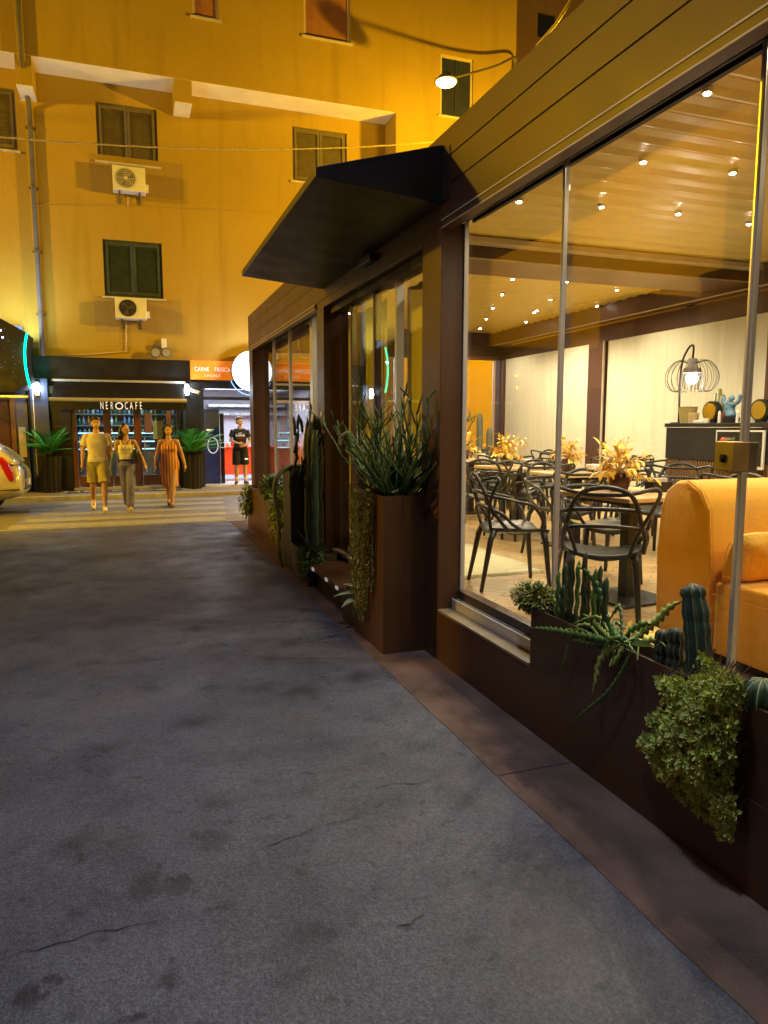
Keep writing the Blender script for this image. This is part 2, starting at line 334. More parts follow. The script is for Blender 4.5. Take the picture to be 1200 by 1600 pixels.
# ================= apartment building =================
YW,YF,ZS=18.7,17.9,9.52
B=thing('apartment_building','tall ochre apartment building with projecting upper storeys above the cafe','building',(4,YW,0))
def opening_wall(x0,x1,z0,z1,y0,y1,holes,name,m,parent):
    # wall slab with rectangular holes (x0,x1,z0,z1), cut as a grid of butting boxes
    xs=sorted({x0,x1,*[h[0] for h in holes],*[h[1] for h in holes]}); zs=sorted({z0,z1,*[h[2] for h in holes],*[h[3] for h in holes]})
    bm=bmesh.new(); vmap={}
    def vv(x,y,z):
        k=(round(x,4),round(y,4),round(z,4))
        if k not in vmap: vmap[k]=bm.verts.new(V(k)-parent_world(parent))
        return vmap[k]
    solid=lambda i,j: 0<=i<len(xs)-1 and 0<=j<len(zs)-1 and not any(h[0]<(xs[i]+xs[i+1])/2<h[1] and h[2]<(zs[j]+zs[j+1])/2<h[3] for h in holes)
    for i in range(len(xs)-1):
        for j in range(len(zs)-1):
            if not solid(i,j): continue
            a,b,c,d=xs[i],xs[i+1],zs[j],zs[j+1]
            bm.faces.new([vv(a,y0,c),vv(b,y0,c),vv(b,y0,d),vv(a,y0,d)]); bm.faces.new([vv(a,y1,c),vv(a,y1,d),vv(b,y1,d),vv(b,y1,c)])
            if not solid(i-1,j): bm.faces.new([vv(a,y0,c),vv(a,y0,d),vv(a,y1,d),vv(a,y1,c)])
            if not solid(i+1,j): bm.faces.new([vv(b,y0,c),vv(b,y1,c),vv(b,y1,d),vv(b,y0,d)])
            if not solid(i,j-1): bm.faces.new([vv(a,y0,c),vv(a,y1,c),vv(b,y1,c),vv(b,y0,c)])
            if not solid(i,j+1): bm.faces.new([vv(a,y0,d),vv(b,y0,d),vv(b,y1,d),vv(a,y1,d)])
    me=bpy.data.meshes.new(name); bm.to_mesh(me); bm.free(); me.materials.append(m)
    o=bpy.data.objects.new(name,me); COL.objects.link(o); o.parent=parent; return o
import bmesh
def wrect(x0,y0,x1,y1,Y):   # image rectangle -> world x0,x1,z0,z1 on plane Y
    a=at(x0,y0,Y=Y); b=at(x1,y1,Y=Y); c=at(x0,y1,Y=Y); d=at(x1,y0,Y=Y)
    return ((a.x+c.x)/2,(b.x+d.x)/2,(b.z+c.z)/2,(a.z+d.z)/2)
W1=wrect(151,165,246,256,YW); W2=wrect(162,377,254,465,YW); W3=wrect(457,203,542,287,YW)
W0=wrect(-58,128,25,235,YW); W0=(W0[0],W0[1],W1[2],W1[3])
W4=wrect(474,-110,547,62,YF); W5=wrect(299,-110,340,28,YF); W6=wrect(688,88,739,184,YF)
xr=at(615,180,Z=ZS).x; xl=-1.72
xcor=at(806,100,Y=YF).x
low=opening_wall(-8,xr+.02,3.2,ZS,YW,YW+.35,[W0,W1,W2,W3],'lower_wall',M['yellow'],B)
opening_wall(-14,xr+.019,ZS,22,YF,YF+.35,[W4,W5],'upper_wall',M['yellow'],B)
opening_wall(xr+.02,xcor,0,22,YF,YF+.35,[W6],'flush_wall',M['yellow'],B)
box(4.62,xr+.02,YW,YW+.35,0,3.2).build('ground_floor_wall',M['yellow'],B)
box(-8,-2.3,YW+.05,YW+.35,0,3.199).build('left_wall',M['yellow'],B); box(-14,-8,YW,YW+.35,0,ZS).build('left_wall',M['yellow'],B)
box(xcor-.35,xcor,YF+.35,YF+9,0,22).build('side_wall',M['yellow'],B)
box(-14,xr,YF+.352,YW-.002,ZS,ZS+.2).build('soffit',M['white_pl'],B)
box(-14,xr,YF+.004,YF+.352,ZS-.006,ZS-.001).build('soffit',M['white_pl'],B)
box(xr,xr+.018,YF+.001,YW+.35,0,ZS-.01).build('return_wall',M['yellow'],B)
# corbels under the projecting storeys
def corbel(px0,px1,drop):
    x0=at(px0,118,Y=YF).x; x1=at(px1,122,Y=YF).x
    box(x0,x1,YF+.002,YW-.002,ZS-drop,ZS-.008).build('corbel',M['yellow'],B)
    box(x0,x1,YF+.004,YW-.004,ZS-drop-.02,ZS-drop-.002).build('corbel_underside',M['white_pl'],B)
corbel(272,299,.5); corbel(24,50,.62)
# a cool-painted downpipe recess on the left
WG='louvred shutter windows of the ochre building'
def window(w,Y,kind,label=None):
    x0,x1,z0,z1=w; f=MB(); t=.055
    f.box(x0,x0+t,Y+.04,Y+.12,z0,z1).box(x1-t,x1,Y+.04,Y+.12,z0,z1).box(x0+t,x1-t,Y+.04,Y+.12,z1-t,z1).box(x0+t,x1-t,Y+.04,Y+.12,z0,z0+t)
    mm=M['shutter_g'] if kind=='g' else M['shutter_d'] if kind=='d' else M['cream']
    fo=f.build('window',mm,B)
    if kind in 'gd':
        xm=(x0+x1)/2
        for a,b in ((x0+t+.004,xm-.006),(xm+.006,x1-t-.004)):
            s=MB(); e=.06; zz0,zz1=z0+t+.004,z1-t-.004
            s.box(a,a+e,Y+.02,Y+.06,zz0,zz1).box(b-e,b,Y+.02,Y+.06,zz0,zz1).box(a+e,b-e,Y+.02,Y+.06,zz1-e,zz1).box(a+e,b-e,Y+.02,Y+.06,zz0,zz0+e)
            n=int((zz1-zz0-2*e)/.045)
            for i in range(n):
                z=zz0+e+(i+.5)*(zz1-zz0-2*e)/n
                s.quad((a+e,Y+.03,z-.02),(b-e,Y+.03,z-.02),(b-e,Y+.055,z+.022),(a+e,Y+.055,z+.022))
            s.box(a+e,b-e,Y+.07,Y+.075,zz0+e,zz1-e)
            so=s.build('shutter',mm,fo)
    elif kind=='b':
        s=MB(); n=int((z1-z0)/.05)
        for i in range(n):
            z=z0+t+(i)*(z1-z0-2*t)/n; s.box(x0+t,x1-t,Y+.07,Y+.085,z+.004,z+(z1-z0-2*t)/n)
        s.box(x0+t,x1-t,Y+.09,Y+.1,z0+t,z1-t); s.build('roller_blind',M['blind'],fo)
    else:
        box(x0+t,x1-t,Y+.08,Y+.09,z0+t,z1-t).build('pane',mat('blue_grey_pane',(.03,.035,.07),.08),fo)
        box((x0+x1)/2-.02,(x0+x1)/2+.02,Y+.06,Y+.078,z0+t,z1-t).build('glazing_bar',M['navy'],fo)
    box(x0-.06,x1+.06,Y-.05,Y+.036,z0-.045,z0-.004).build('sill',M['sandstone'],fo)
window(W0,YW,'g'); window(W1,YW,'g'); window(W2,YW,'d'); window(W3,YW,'g'); window(W4,YF,'b'); window(W5,YF,'b'); window(W6,YF,'p')
# darker building to the right of the corner
B2=thing('background_building','dark brown building end seen past the corner of the ochre block','building',(16,24,0))
w=wrect(840,20,868,60,24)
opening_wall(xcor+.2,26,0,24,24,24.3,[w],'wall',M['brownwall'],B2)
box(w[0],w[1],24.1,24.14,w[2],w[3]).build('window',mat('dark_pane',(.02,.02,.03),.1),B2)
# discoloured repaint patches behind the air conditioners
pm0=plaster('repaint_patch',(.3,.2,.05),(.34,.24,.07))
for (a,b_,c_,d_) in ((141,248,286,306),(148,466,284,520)):
    r_=wrect(a,b_,c_,d_,YW); box(r_[0],r_[1],YW-.003,YW-.0005,r_[2],r_[3]).build('repaint_patch',pm0,B)
# drainpipe
pp=[at(26,-60,Y=YF-.08),at(28,0,Y=YF-.08),at(38,118,Y=YF-.08),at(46,150,Y=YW-.1),at(50,230,Y=YW-.1),at(68,556,Y=YW-.1)]
xs_=pp[1].x; pp=[V((xs_,YF-.09,13)),V((xs_,YF-.09,9.35)),V((xs_+.02,YW-.1,8.75)),V((xs_+.02,YW-.1,3.24))]
dp=thing('drainpipe','long dark drainpipe running down the left of the ochre wall','drainpipe',(xs_,YW-.1,3.24))
MB().tube(pp,.055,10).build('pipe',M['pipe'],dp,smooth=True)
for z in (4.2,5.6,7.0,8.3): MB().lathe([(.07,-.03),(.07,.03)],(xs_+.02,YW-.1,z),10).box(xs_-.08,xs_+.12,YW-.1,YW,z-.015,z+.015).build('clamp',M['pipe'],dp)
# thin conduits on the wall
def wall_line(name,pts,r,m,label,cat,Y=YW-.03):
    P=[at(*p,Y=Y) for p in pts]; return tag(MB().tube(P,r*.6,6).build(name,m,smooth=True),label,cat)
wall_line('conduit',[(197,500),(197,549),(150,553),(70,557)],.022,M['cream'],'cream plastic conduit running from the lower air conditioner down to the fascia','conduit')
wall_line('wall_cable',[(58,318),(200,320),(330,327),(445,331)],.012,mat('painted_cable',(.34,.24,.03),.7),'thin cable stapled across the ochre wall between the two air conditioners','cable')
wall_line('gas_pipe',[(200,297),(200,322)],.013,M['cream'],'short pipe hanging below the upper air conditioner','pipe')
# rope cable strung across
P=[]; A0,A1=at(-30,211,Y=16.6),at(690,221,Y=16.6)
for i in range(61):
    t=i/60; p=A0.lerp(A1,t); p.z-=.22*4*t*(1-t)-.004*math.sin(i*1.9); P.append(p)
tag(MB().tube(P,.017,6).build('string_cable',mat('rope_cable',(.45,.36,.18),.7,var=.4,scale=40),smooth=True),'long twisted cable strung across the front of the ochre building above the awning','cable')
tag(MB().tube([at(838,72,Y=9),at(868,38,Y=8.6),at(905,-20,Y=8)],[.016,.02,.024],8).build('stay_cable',mat('yellow_cable',(.75,.6,.08),.6),smooth=True),'bright yellow stay cable rising behind the pavilion roof at top','cable')
# air conditioners
def aircon(x0,x1,z0,z1,label,dark):
    Y=YW; d=.3; g=thing('air_conditioner',label,'air conditioner',((x0+x1)/2,Y-.2,z0))
    box(x0,x1,Y-.1-d,Y-.1,z0,z1).build('casing',M['white'],g,bev=.015)
    r=(z1-z0)*.4; c=((x0+(x1-x0)*.4),Y-.1-d-.006,(z0+z1)/2)
    MB().lathe([(r,0),(r,-.004)],c,28,'y').build('fan_recess',M['slot'] if dark else mat('grey_grille',(.22,.2,.17),.6),g)
    rg=MB()
    for k in range(1,6):
        rr=r*k/5.2; rg.tube([(c[0]+math.cos(a)*rr,c[1]-.008,c[2]+math.sin(a)*rr) for a in [2*math.pi*i/24 for i in range(25)]],.0035,4,False)
    for k in range(8):
        a=k*math.pi/4; rg.tube([(c[0],c[1]-.008,c[2]),(c[0]+math.cos(a)*r,c[1]-.008,c[2]+math.sin(a)*r)],.003,4)
    rg.lathe([(r*.16,-.004),(r*.16,-.016)],c,12,'y'); rg.build('grille',M['white'] if not dark else M['pipe'],g)
    fb=MB()
    for k in range(3):
        a=k*2.094; fb.quad((c[0],c[1]-.005,c[2]),(c[0]+math.cos(a)*r*.85,c[1]-.005,c[2]+math.sin(a)*r*.85),(c[0]+math.cos(a+.7)*r*.85,c[1]-.006,c[2]+math.sin(a+.7)*r*.85),(c[0]+math.cos(a+.5)*r*.3,c[1]-.006,c[2]+math.sin(a+.5)*r*.3))
    fb.build('fan_blades',M['pipe'],g)
    box(x1-.005,x1+.07,Y-.32,Y-.2,z0+.05,z0+.2).build('valve_cover',M['white'],g)
    for xx in (x0+.12,x1-.16):
        MB().box(xx,xx+.035,Y-.36,Y-.02,z0-.035,z0-.002).box(xx,xx+.035,Y-.03,Y-.0,z0-.2,z0-.036).build('bracket',M['pipe'],g)
a=wrect(176,262,227,300,YW-.3); aircon(*a[:2],*a[2:],'pale air conditioner with a grey grille under the upper shuttered window',False)
a=wrect(180,466,229,499,YW-.3); aircon(*a[:2],*a[2:],'pale air conditioner with a dark fan under the lower dark green window',True)
# pair of round floodlights
for px,lb in ((243,'left one of the two round wall floodlights above the black fascia'),(260,'right one of the two round wall floodlights above the black fascia')):
    c=at(px,551,Y=YW-.22); g=thing('floodlight',lb,'floodlight',tuple(c),'round floodlights above the cafe')
    MB().lathe([(.12,.03),(.125,0),(.11,-.03)],tuple(c),20,'y').build('housing',M['pipe'],g,smooth=False)
    MB().lathe([(.1,-.031),(.1,-.036)],tuple(c),20,'y').build('lens',mat('floodlight_lens',(.3,.28,.22),.3),g)
    MB().box(c.x-.02,c.x+.02,c.y+.03,YW,c.z-.02,c.z+.02).build('bracket',M['pipe'],g)
for px,py,hh,lb in ((243,542,.1,'small dark junction box above the left round floodlight'),(256,537,.24,'narrow upright white box above the right round floodlight')):
    c=at(px,py,Y=YW-.05); tag(box(c.x-.06,c.x+.06,YW-.1,YW-.001,c.z-hh/2,c.z+hh/2).build('junction_box',M['white'] if hh>.2 else M['pipe'],bev=.008),lb,'junction box')
# ================= cafe shopfront =================
CF=thing('cafe_shopfront','black fronted cafe with brown wooden doors under the awning','shopfront',(-.2,YW,.08))
Yc=18.6
f0=at(45,557,Y=Yc); f1=at(296,563,Y=Yc); XL,XR=f0.x,f1.x; ZT,ZB=3.24,2.72
box(XL,XR,Yc-.02,YW+.3,ZB,ZT).build('fascia',M['black'],CF,bev=.01)
box(XL,-1.78,18.35,YW+.1,.08,ZB-.004).build('pilaster',M['navy'],CF,bev=.01)
box(XL+.06,XL+.075,18.34,18.349,.5,2.6).build('pilaster_trim',M['alu'],CF)
box(XL+.02,-1.8,18.3,18.348,.08,.45).build('plinth',M['black'],CF)
box(-1.776,-1.33,18.55,YW+.1,.08,ZB-.004).build('side_panel',M['black'],CF)
for z in (.75,1.6): box(-1.75,-1.4,18.535,18.548,z,z+.02).build('panel_trim',M['navy'],CF)
box(1.12,1.66,18.5,YW+.1,.08,ZB-.004).build('side_panel',M['black'],CF)
box(1.24,1.3,18.46,18.498,.3,2.6).build('panel_trim',M['navy'],CF)
box(XR,4.62,18.66,YW+.3,2.62,ZB+.05).build('lintel',M['navy'],CF)
# doors
posts=[(-1.33,-1.22),(-.62,-.45),(.07,.25),(.84,.97),(1.09,1.118)]
for a,b in posts: box(a,b,18.6,18.72,.1,2.5).build('door_post',M['wood_door'],CF,bev=.008)
box(-1.33,1.118,18.6,18.72,2.5,ZB-.004).build('transom',M['wood_door'],CF)
box(-1.33,1.118,18.45,18.74,.081,.14).build('threshold',M['sandstone'],CF)
for a,b in zip(posts[:-1],posts[1:]):
    x0,x1=a[1],b[0]
    d=box(x0+.01,x1-.01,18.63,18.69,.15,.42).build('door_leaf',M['wood_door'],CF,bev=.01)
    MB().box(x0+.01,x1-.01,18.655,18.66,.425,2.49).build('glass_pane',M['glass2'],d)
    MB().tube([(x0+.06,18.6,1.0),(x0+.06,18.56,1.03),(x0+.06,18.56,1.3),(x0+.06,18.6,1.33)],.012,6).build('handle',M['alu'],d)
# cafe room
rm=MB().box(-1.9,1.9,22.2,22.3,0,2.8).box(-2,-1.9,YW+.36,22.2,0,2.8).box(1.55,1.63,YW+.36,22.2,0,2.8)
rm.build('back_room_walls',mat('dark_teal_wall',(.05,.07,.07),.6),CF)
box(-1.9,1.55,YW+.06,22.2,0,.1).build('interior_floor',M['tile'],CF)
box(-1.9,1.55,YW+.32,22.2,2.66,2.72).build('interior_ceiling',mat('dark_ceiling',(.05,.045,.04),.7),CF)
sh=thing('bottle_shelf','dark shelf unit full of bottles behind the cafe doors','shelf',(-.4,21.9,.1))
for z in (1.3,1.62,1.94,2.26): box(-1.85,1.5,21.85,22.18,z,z+.03).build('shelf_board',mat('glass_green_board',(.1,.16,.16),.3),sh)
box(-1.85,1.5,21.84,22.19,.1,1.28).build('cabinet',M['black'],sh)
bmats=[mat('green_bottle',(.05,.16,.07),.1),mat('clear_bottle',(.5,.6,.62),.1),mat('amber_bottle',(.35,.14,.03),.1),mat('dark_bottle',(.02,.03,.03),.1),mat('blue_bottle',(.06,.2,.4),.1)]
protos=[]
for i,bm_ in enumerate(bmats):
    o=MB().lathe([(.036,0),(.038,.16),(.03,.19),(.013,.22),(.013,.29)],(0,0,0),10).build('bottle',bm_,smooth=True)
    COL.objects.unlink(o); protos.append(o)
BL=['green glass bottle on the back bar shelves of the cafe','clear glass bottle on the back bar shelves of the cafe','amber glass bottle on the back bar shelves of the cafe','near black bottle on the back bar shelves of the cafe','blue glass bottle on the back bar shelves of the cafe']
for zi,z in enumerate((1.33,1.65,1.97)):
    for k in range(26):
        if rnd.random()<.1: continue
        i=rnd.randrange(5); o=protos[i].copy(); COL.objects.link(o); o.location=(-1.72+k*.121+rnd.uniform(-.01,.01),21.95+rnd.uniform(-.04,.04),z); o.scale=(1,1,rnd.uniform(.8,1))
        tag(o,BL[i],'bottle','bottles on the back bar, colour '+('green','clear','amber','black','blue')[i])
dc=thing('display_counter','pale blue lit glass display counter inside the cafe','counter',(-.35,20.6,.1))
box(-1.3,.6,20.3,20.9,.1,.95).build('base',M['steel'],dc)
lit=emis('cool_display_light',(.45,.85,1),2.2)
for z in (1.0,1.2,1.42): box(-1.3,.6,20.28,20.34,z,z+.03).build('lit_edge',lit,dc)
box(-1.3,.6,20.36,20.85,1.44,1.46).build('top',M['steel'],dc); box(-1.3,.6,20.4,20.8,1.0,1.02).build('glass_shelf',M['glass2'],dc)
for k in range(7):
    x=-1.15+k*.26; MB().ball((x,20.6,1.08),(.09,.1,.05)).build('pastry_tray',mat('pastry',(.5,.3,.15),.6),dc)
light('AREA',(-.4,20.6,2.6),90,(.75,.95,1),1.8,name='cafe_ceiling_glow',shape='RECTANGLE',size_y=.8)
# wall poster and green plate in the right bay
for nm,a,b,c,d,mm,lb in (('poster',.33,.5,1.45,1.95,mat('pink_poster',(.35,.15,.17),.6),'small pink poster behind the right cafe door glass'),('notice',.52,.76,1.3,1.75,mat('pale_notice',(.5,.5,.35),.7),'pale notice sheet behind the right cafe door glass')):
    tag(box(a,b,18.73,18.735,c,d).build(nm,mm),lb,nm)
# awning of the cafe
AW=thing('cafe_awning','long black cafe awning with a cream front bar and white lettering','awning',(-.2,18.6,2.2))
ax0,ax1=at(76,625,Y=17.95).x,at(292,625,Y=17.95).x; az=at(184,625,Y=17.95).z; tx0,tx1=at(80,594,Y=18.5).x,at(290,594,Y=18.5).x
MB().add([(tx0+.05,18.5,2.66),(tx1-.05,18.5,2.66),(ax1-.06,17.97,az+.01),(ax0+.06,17.97,az+.01),(tx0+.05,18.5,2.65),(tx1-.05,18.5,2.65),(ax1-.06,17.97,az),(ax0+.06,17.97,az)],[(3,2,1,0),(4,5,6,7),(0,1,5,4),(1,2,6,5),(2,3,7,6),(3,0,4,7)]).build('canvas',M['black'],AW)
box(tx0,tx1,18.47,18.56,2.665,2.72).build('top_cassette',M['alu'],AW,bev=.01)
MB().tube([(ax0,17.95,az),(ax1,17.95,az)],.045,10).build('front_bar',M['cream'],AW)
vz=at(184,643,Y=17.95).z
vp=[(ax0+.02,az-.05)]; n=14
for i in range(n*6+1):
    t=i/(n*6); vp.append((ax0+.02+(ax1-ax0-.04)*t, vz+.02+.025*abs(math.sin(math.pi*t*n))))
vp.append((ax1-.02,az-.05)); MB().prism(vp[::-1],'y',17.945,17.957).build('valance',M['black'],AW)
for x in (ax0+.1,ax1-.1): MB().tube([(x,18.5,2.6),(x,18.22,2.3),(x,17.98,az-.03)],.018,8).build('arm',M['alu'],AW)
zt=(az-.05+vz)/2+.02; lx0,lx1=at(157,636,Y=17.93).x,at(222,636,Y=17.93).x; lw=lx1-lx0
def deco(s,x,w): text('lettering',s,(x,17.938,zt),FACE,.25,M['letters'],AW,.002,w)
cx=[.03,.15,.27]
for ch,t in zip('NER',(.035,.15,.27)): deco(ch,lx0+lw*t,.42)
for ch,t in zip('CAFÉ',(.62,.74,.86,.97)): deco(ch,lx0+lw*t,.42)
MB().tube([(lx0+lw*.445+.075*math.cos(a),17.938,zt+.07*math.sin(a)) for a in [2*math.pi*i/28 for i in range(29)]],.014,6,False).build('lettering_ring',M['letters'],AW)
# doormat
dm=thing('doormat','long dark doormat with worn pale lettering at the cafe doors','doormat',(0,18.1,.08))
d0=at(102,772,Z=.085); d1=at(288,772,Z=.085)
box(d0.x,d1.x,17.75,18.4,.081,.092).build('mat',mat('dark_mat',(.06,.055,.05),.95,bump=.6,bscale=150),dm)
text('mat_lettering','NERO CAFÉ',((d0.x+d1.x)/2+.1,18.02,.0935),Euler((0,0,0)),.34,mat('worn_letters',(.5,.48,.42),.9),dm,.001,1.5,space=1.1)
# sconces
wl=emis('cool_white_lamp',(.8,.92,1),60)
def sconce(x,y,z,lb,e=26):
    g=thing('wall_lamp',lb,'wall lamp',(x,y,z))
    MB().box(x-.05,x+.05,y-.03,y+.02,z-.16,z+.16).build('backplate',M['steel'],g)
    MB().tube([(x,y-.07,z-.12),(x,y-.07,z+.12)],.038,12).build('tube_shade',wl,g,smooth=True)
    light('POINT',(x,y-.17,z),e,(.65,.85,1),.05,name='sconce_light')
sc=at(58,607,Y=18.33); sconce(sc.x,18.33,sc.z,'bright upright wall lamp on the blue lit pilaster left of the cafe',34)
sc=at(292,609,Y=18.48); sconce(sc.x,18.46,sc.z,'bright upright wall lamp at the right end of the cafe awning',26)
# small square sign left, security camera
c=at(78,609,Y=18.5); tag(box(c.x-.07,c.x+.07,18.5,18.548,c.z-.09,c.z+.09).build('blue_plate',mat('pale_blue_plate',(.35,.5,.6),.4)),'small pale blue plate between pilaster and cafe awning','plate')
c=at(303,611,Y=18.3); sec=thing('security_camera','white bullet security camera pointing right beside the cafe awning','security camera',tuple(c))
MB().tube([c+V((-.1,.02,.04)),c+V((.12,-.1,-.05))],.045,12).build('camera_body',M['white'],sec,smooth=False)
MB().tube([c+V((-.08,.03,.03)),c+V((-.1,.18,.03))],.02,8).build('bracket',M['white'],sec)
MB().tube([c+V((.121,-.101,-.051)),c+V((.14,-.112,-.058))],.03,12).build('lens',M['black'],sec)
# ================= butcher shop =================
BS=thing('butcher_shopfront','brightly lit butcher shop interior with pale tiles behind a wide doorway','shopfront',(3,YW,.1))
bx0,bx1=1.68,4.6
def fr(x0,x1,z0,z1,n='door_frame',m='navy',y0=18.6,y1=18.74): return box(x0,x1,y0,y1,z0,z1).build(n,M[m],BS)
fr(1.662,1.76,.08,2.62); fr(4.5,4.6,.08,2.62); fr(1.762,4.498,2.28,2.36); fr(1.762,4.498,2.56,2.618)
MB().box(1.762,4.498,18.66,18.665,2.362,2.558).build('transom_glass',M['glass2'],BS)
box(1.72,4.58,18.4,22.3,.081,.125).build('floor',M['tile'],BS)
MB().box(1.63,1.7,YW+.06,22.4,.126,2.9).box(4.6,4.7,YW+.36,22.4,.126,2.9).box(1.7,4.6,22.3,22.4,.126,2.9).build('interior_walls',M['shopwall'],BS)
box(1.7,4.6,YW+.31,22.3,2.7,2.78).build('interior_ceiling',mat('pale_ceiling',(.5,.5,.56),.6),BS)
for z in (1.95,2.2): box(2.2,4.5,21.9,22.28,z,z+.07).build('steel_hood',M['steel'],BS)
tube_l=emis('ceiling_strip_light',(.8,.9,1),14)
for y in (19.3,20.6): box(2.0,4.2,y,y+.08,2.655,2.69).build('strip_light',tube_l,BS)
light('AREA',(3.1,20,2.6),150,(.8,.88,1),2.2,name='shop_ceiling_glow',shape='RECTANGLE',size_y=1.6)
# navy banner stand with ring logo just inside left
nb=thing('navy_roll_up_panel','tall navy panel with pale ring logo inside the butcher doorway','panel',(1.95,19,.126))
box(1.80,2.18,19.0,19.06,.126,2.05).build('panel',mat('navy_panel',(.05,.07,.2),.5,stretch=(1,1,14),scale=2,var=.3),nb)
MB().tube([(2.0+.13*math.cos(a),18.99,1.12+.2*math.sin(a)) for a in [2*math.pi*i/24 for i in range(25)]],.012,6,False).build('ring_logo',M['letters'],nb)
box(1.85,2.0,18.985,18.998,1.5,1.54).build('small_print',M['letters'],nb)
box(2.2,2.3,19.05,19.12,.126,1.95).build('edge_post',M['black'],nb)
# red counter
rc=thing('red_counter','bright red lacquered counter inside the butcher shop','counter',(2.9,19.9,.126))
ra=at(338,735,Y=19.8).x; rb=at(366,735,Y=19.8).x
box(ra,4.5,19.8,20.5,.3,1.02).build('counter_body',M['redpaint'],rc,bev=.01)
box(ra-.03,4.5,19.76,20.52,1.024,1.06).build('counter_top',M['redpaint'],rc,bev=.008)
for x in (ra,rb,rb+.9): box(x,x+.05,19.785,19.798,.126,1.02).build('leg_panel',M['redpaint'],rc)
box(ra+.06,rb-.05,19.788,19.797,.4,.92).build('door_panel',M['redpaint'],rc)
for k in range(7):
    x=ra+.08+k*.13; j=MB().lathe([(.04,0),(.045,.1),(.03,.13)],(x,19.95,1.062),10).build('sauce_jar',M['red' if k%2 else 'sandstone'],smooth=True)
    tag(j,'small red jar standing on the red butcher counter' if k%2 else 'small pale jar standing on the red butcher counter','jar','red jars on the counter' if k%2 else 'pale jars on the counter')
# orange signs and round logo
def osign(px0,px1,word,lb):
    a=at(px0,565,Y=18.58); b=at(px1,565,Y=18.58); g=thing('orange_sign',lb,'sign',((a.x+b.x)/2,18.6,2.8))
    box(a.x,b.x,18.56,YW-.001,2.78,3.25).build('sign_panel',M['orange_sign'],g,bev=.006)
    return g,a.x,b.x
g,a,b=osign(297,364,'','orange lit fascia sign reading CARNE FRESCA left of the round logo')
text('lettering','CARNE',(a+(b-a)*.26,18.55,3.03),FACE,.15,M['letters'],g,.004,.68,space=1.15); text('lettering','FRESCA',(a+(b-a)*.74,18.55,3.03),FACE,.15,M['letters'],g,.004,.68,space=1.15)
text('small_lettering','LOCALE',((a+b)/2,18.55,2.88),FACE,.085,M['letters'],g,.004,1,space=1.4)
g,a,b=osign(424,488,'','orange lit fascia sign reading CARNE FRESCO right of the round logo')
text('lettering','CARNE',(a+(b-a)*.26,18.55,3.03),FACE,.15,M['letters'],g,.004,.68,space=1.15); text('lettering','FRESCO',(a+(b-a)*.74,18.55,3.03),FACE,.15,M['letters'],g,.004,.68,space=1.15)
text('small_lettering','LOCALE',((a+b)/2,18.55,2.88),FACE,.085,M['letters'],g,.004,1,space=1.4)
c=at(394,580,Y=18.3); rl=thing('round_logo_sign','big round glowing white logo sign between the two orange signs','sign',tuple(c))
rr=abs(at(362,580,Y=18.3).x-c.x)
MB().lathe([(rr,0),(rr,.14)],tuple(c),48,'y').build('lightbox_rim',M['navy'],rl)
MB().lathe([(rr-.01,-.012),(rr-.01,-.002)],tuple(c),48,'y').build('lightbox_face',emis('white_lightbox',(.86,.93,1),5),rl)
mk=emis('faint_pink_print',(1,.45,.5),1.3); dk=mat('dark_print',(.1,.15,.25),.6)
pm_=MB()
for k,(u,v_,du,dv) in enumerate([(-.3,.1,.05,.22),(-.25,.32,.08,-.2),(-.17,.14,.06,.2),(-.11,.34,.07,-.18),(-.04,.15,.05,.16)]):
    pm_.tube([(c.x+u,c.y-.016,c.z+v_),(c.x+u+du,c.y-.016,c.z+v_+dv)],.008,5)
pm_.build('pink_strokes',mk,rl)
dm_=MB()
for (u,v_,du,dv) in [(-.33,-.03,.06,.02),(-.2,-.02,.05,-.03),(-.05,-.04,.07,.03),(.1,-.02,.06,-.05),(.22,.05,.1,-.1),(.3,-.05,.08,.03),(-.26,-.25,.08,-.03),(-.12,-.31,.09,-.01),(.04,-.31,.09,.03),(.18,-.26,.07,.05)]:
    dm_.tube([(c.x+u,c.y-.016,c.z+v_),(c.x+u+du,c.y-.016,c.z+v_+dv)],.007,5)
dm_.build('dark_strokes',dk,rl)
box(c.x-.03,c.x+.03,18.44,18.555,c.z-.03,c.z+.03).build('mounting_arm',M['navy'],rl)
MB().tube([(c.x+rr*1.06*math.cos(a_),18.5,c.z-.05+rr*1.06*math.sin(a_)) for a_ in [R(200+i*8) for i in range(18)]],.01,6,False).build('neon_arc',emis('blue_neon',(.2,.45,1),3),rl)
light('POINT',(c.x,17.95,c.z+.3),90,(.62,.68,1),.08,name='sign_glow')
# ================= left bar with dark canopy and neon =================
LB=thing('star_canopy','black starry canopy with a curved green neon edge at the left','canopy',(-2.8,17.2,2.3))
poly=[at(-75,460,Y=17.2),at(0,497,Y=17.2),at(42,520,Y=17.2),at(39,545,Y=17.2),at(40,572,Y=17.2),at(46,600,Y=17.2),at(20,612,Y=17.2),at(-75,616,Y=17.2)]
MB().prism([(p.x,p.z) for p in poly],'y',17.2,18.3).build('canopy_body',mat('black_canopy',(.006,.005,.008),.5),LB)
neon=[at(42,521,Y=17.16),at(39.5,535,Y=17.16),at(38.5,550,Y=17.16),at(39.5,570,Y=17.16),at(43,590,Y=17.16),at(47,604,Y=17.16)]
MB().tube(neon,.022,8).build('neon_edge',emis('green_neon',(.0,1,.45),5),LB,smooth=True)
light('POINT',(-2.0,17.0,3.2),6,(.1,1,.6),.02,name='neon_glow')
st=MB()
for k in range(46):
    px,py=rnd.uniform(-60,36),rnd.uniform(505,600); p=at(px,py,Y=17.195); st.ball(p,.004+.003*rnd.random(),6,4)
st.build('pin_lights',emis('pin_lights',(.6,.7,1),.8),LB)
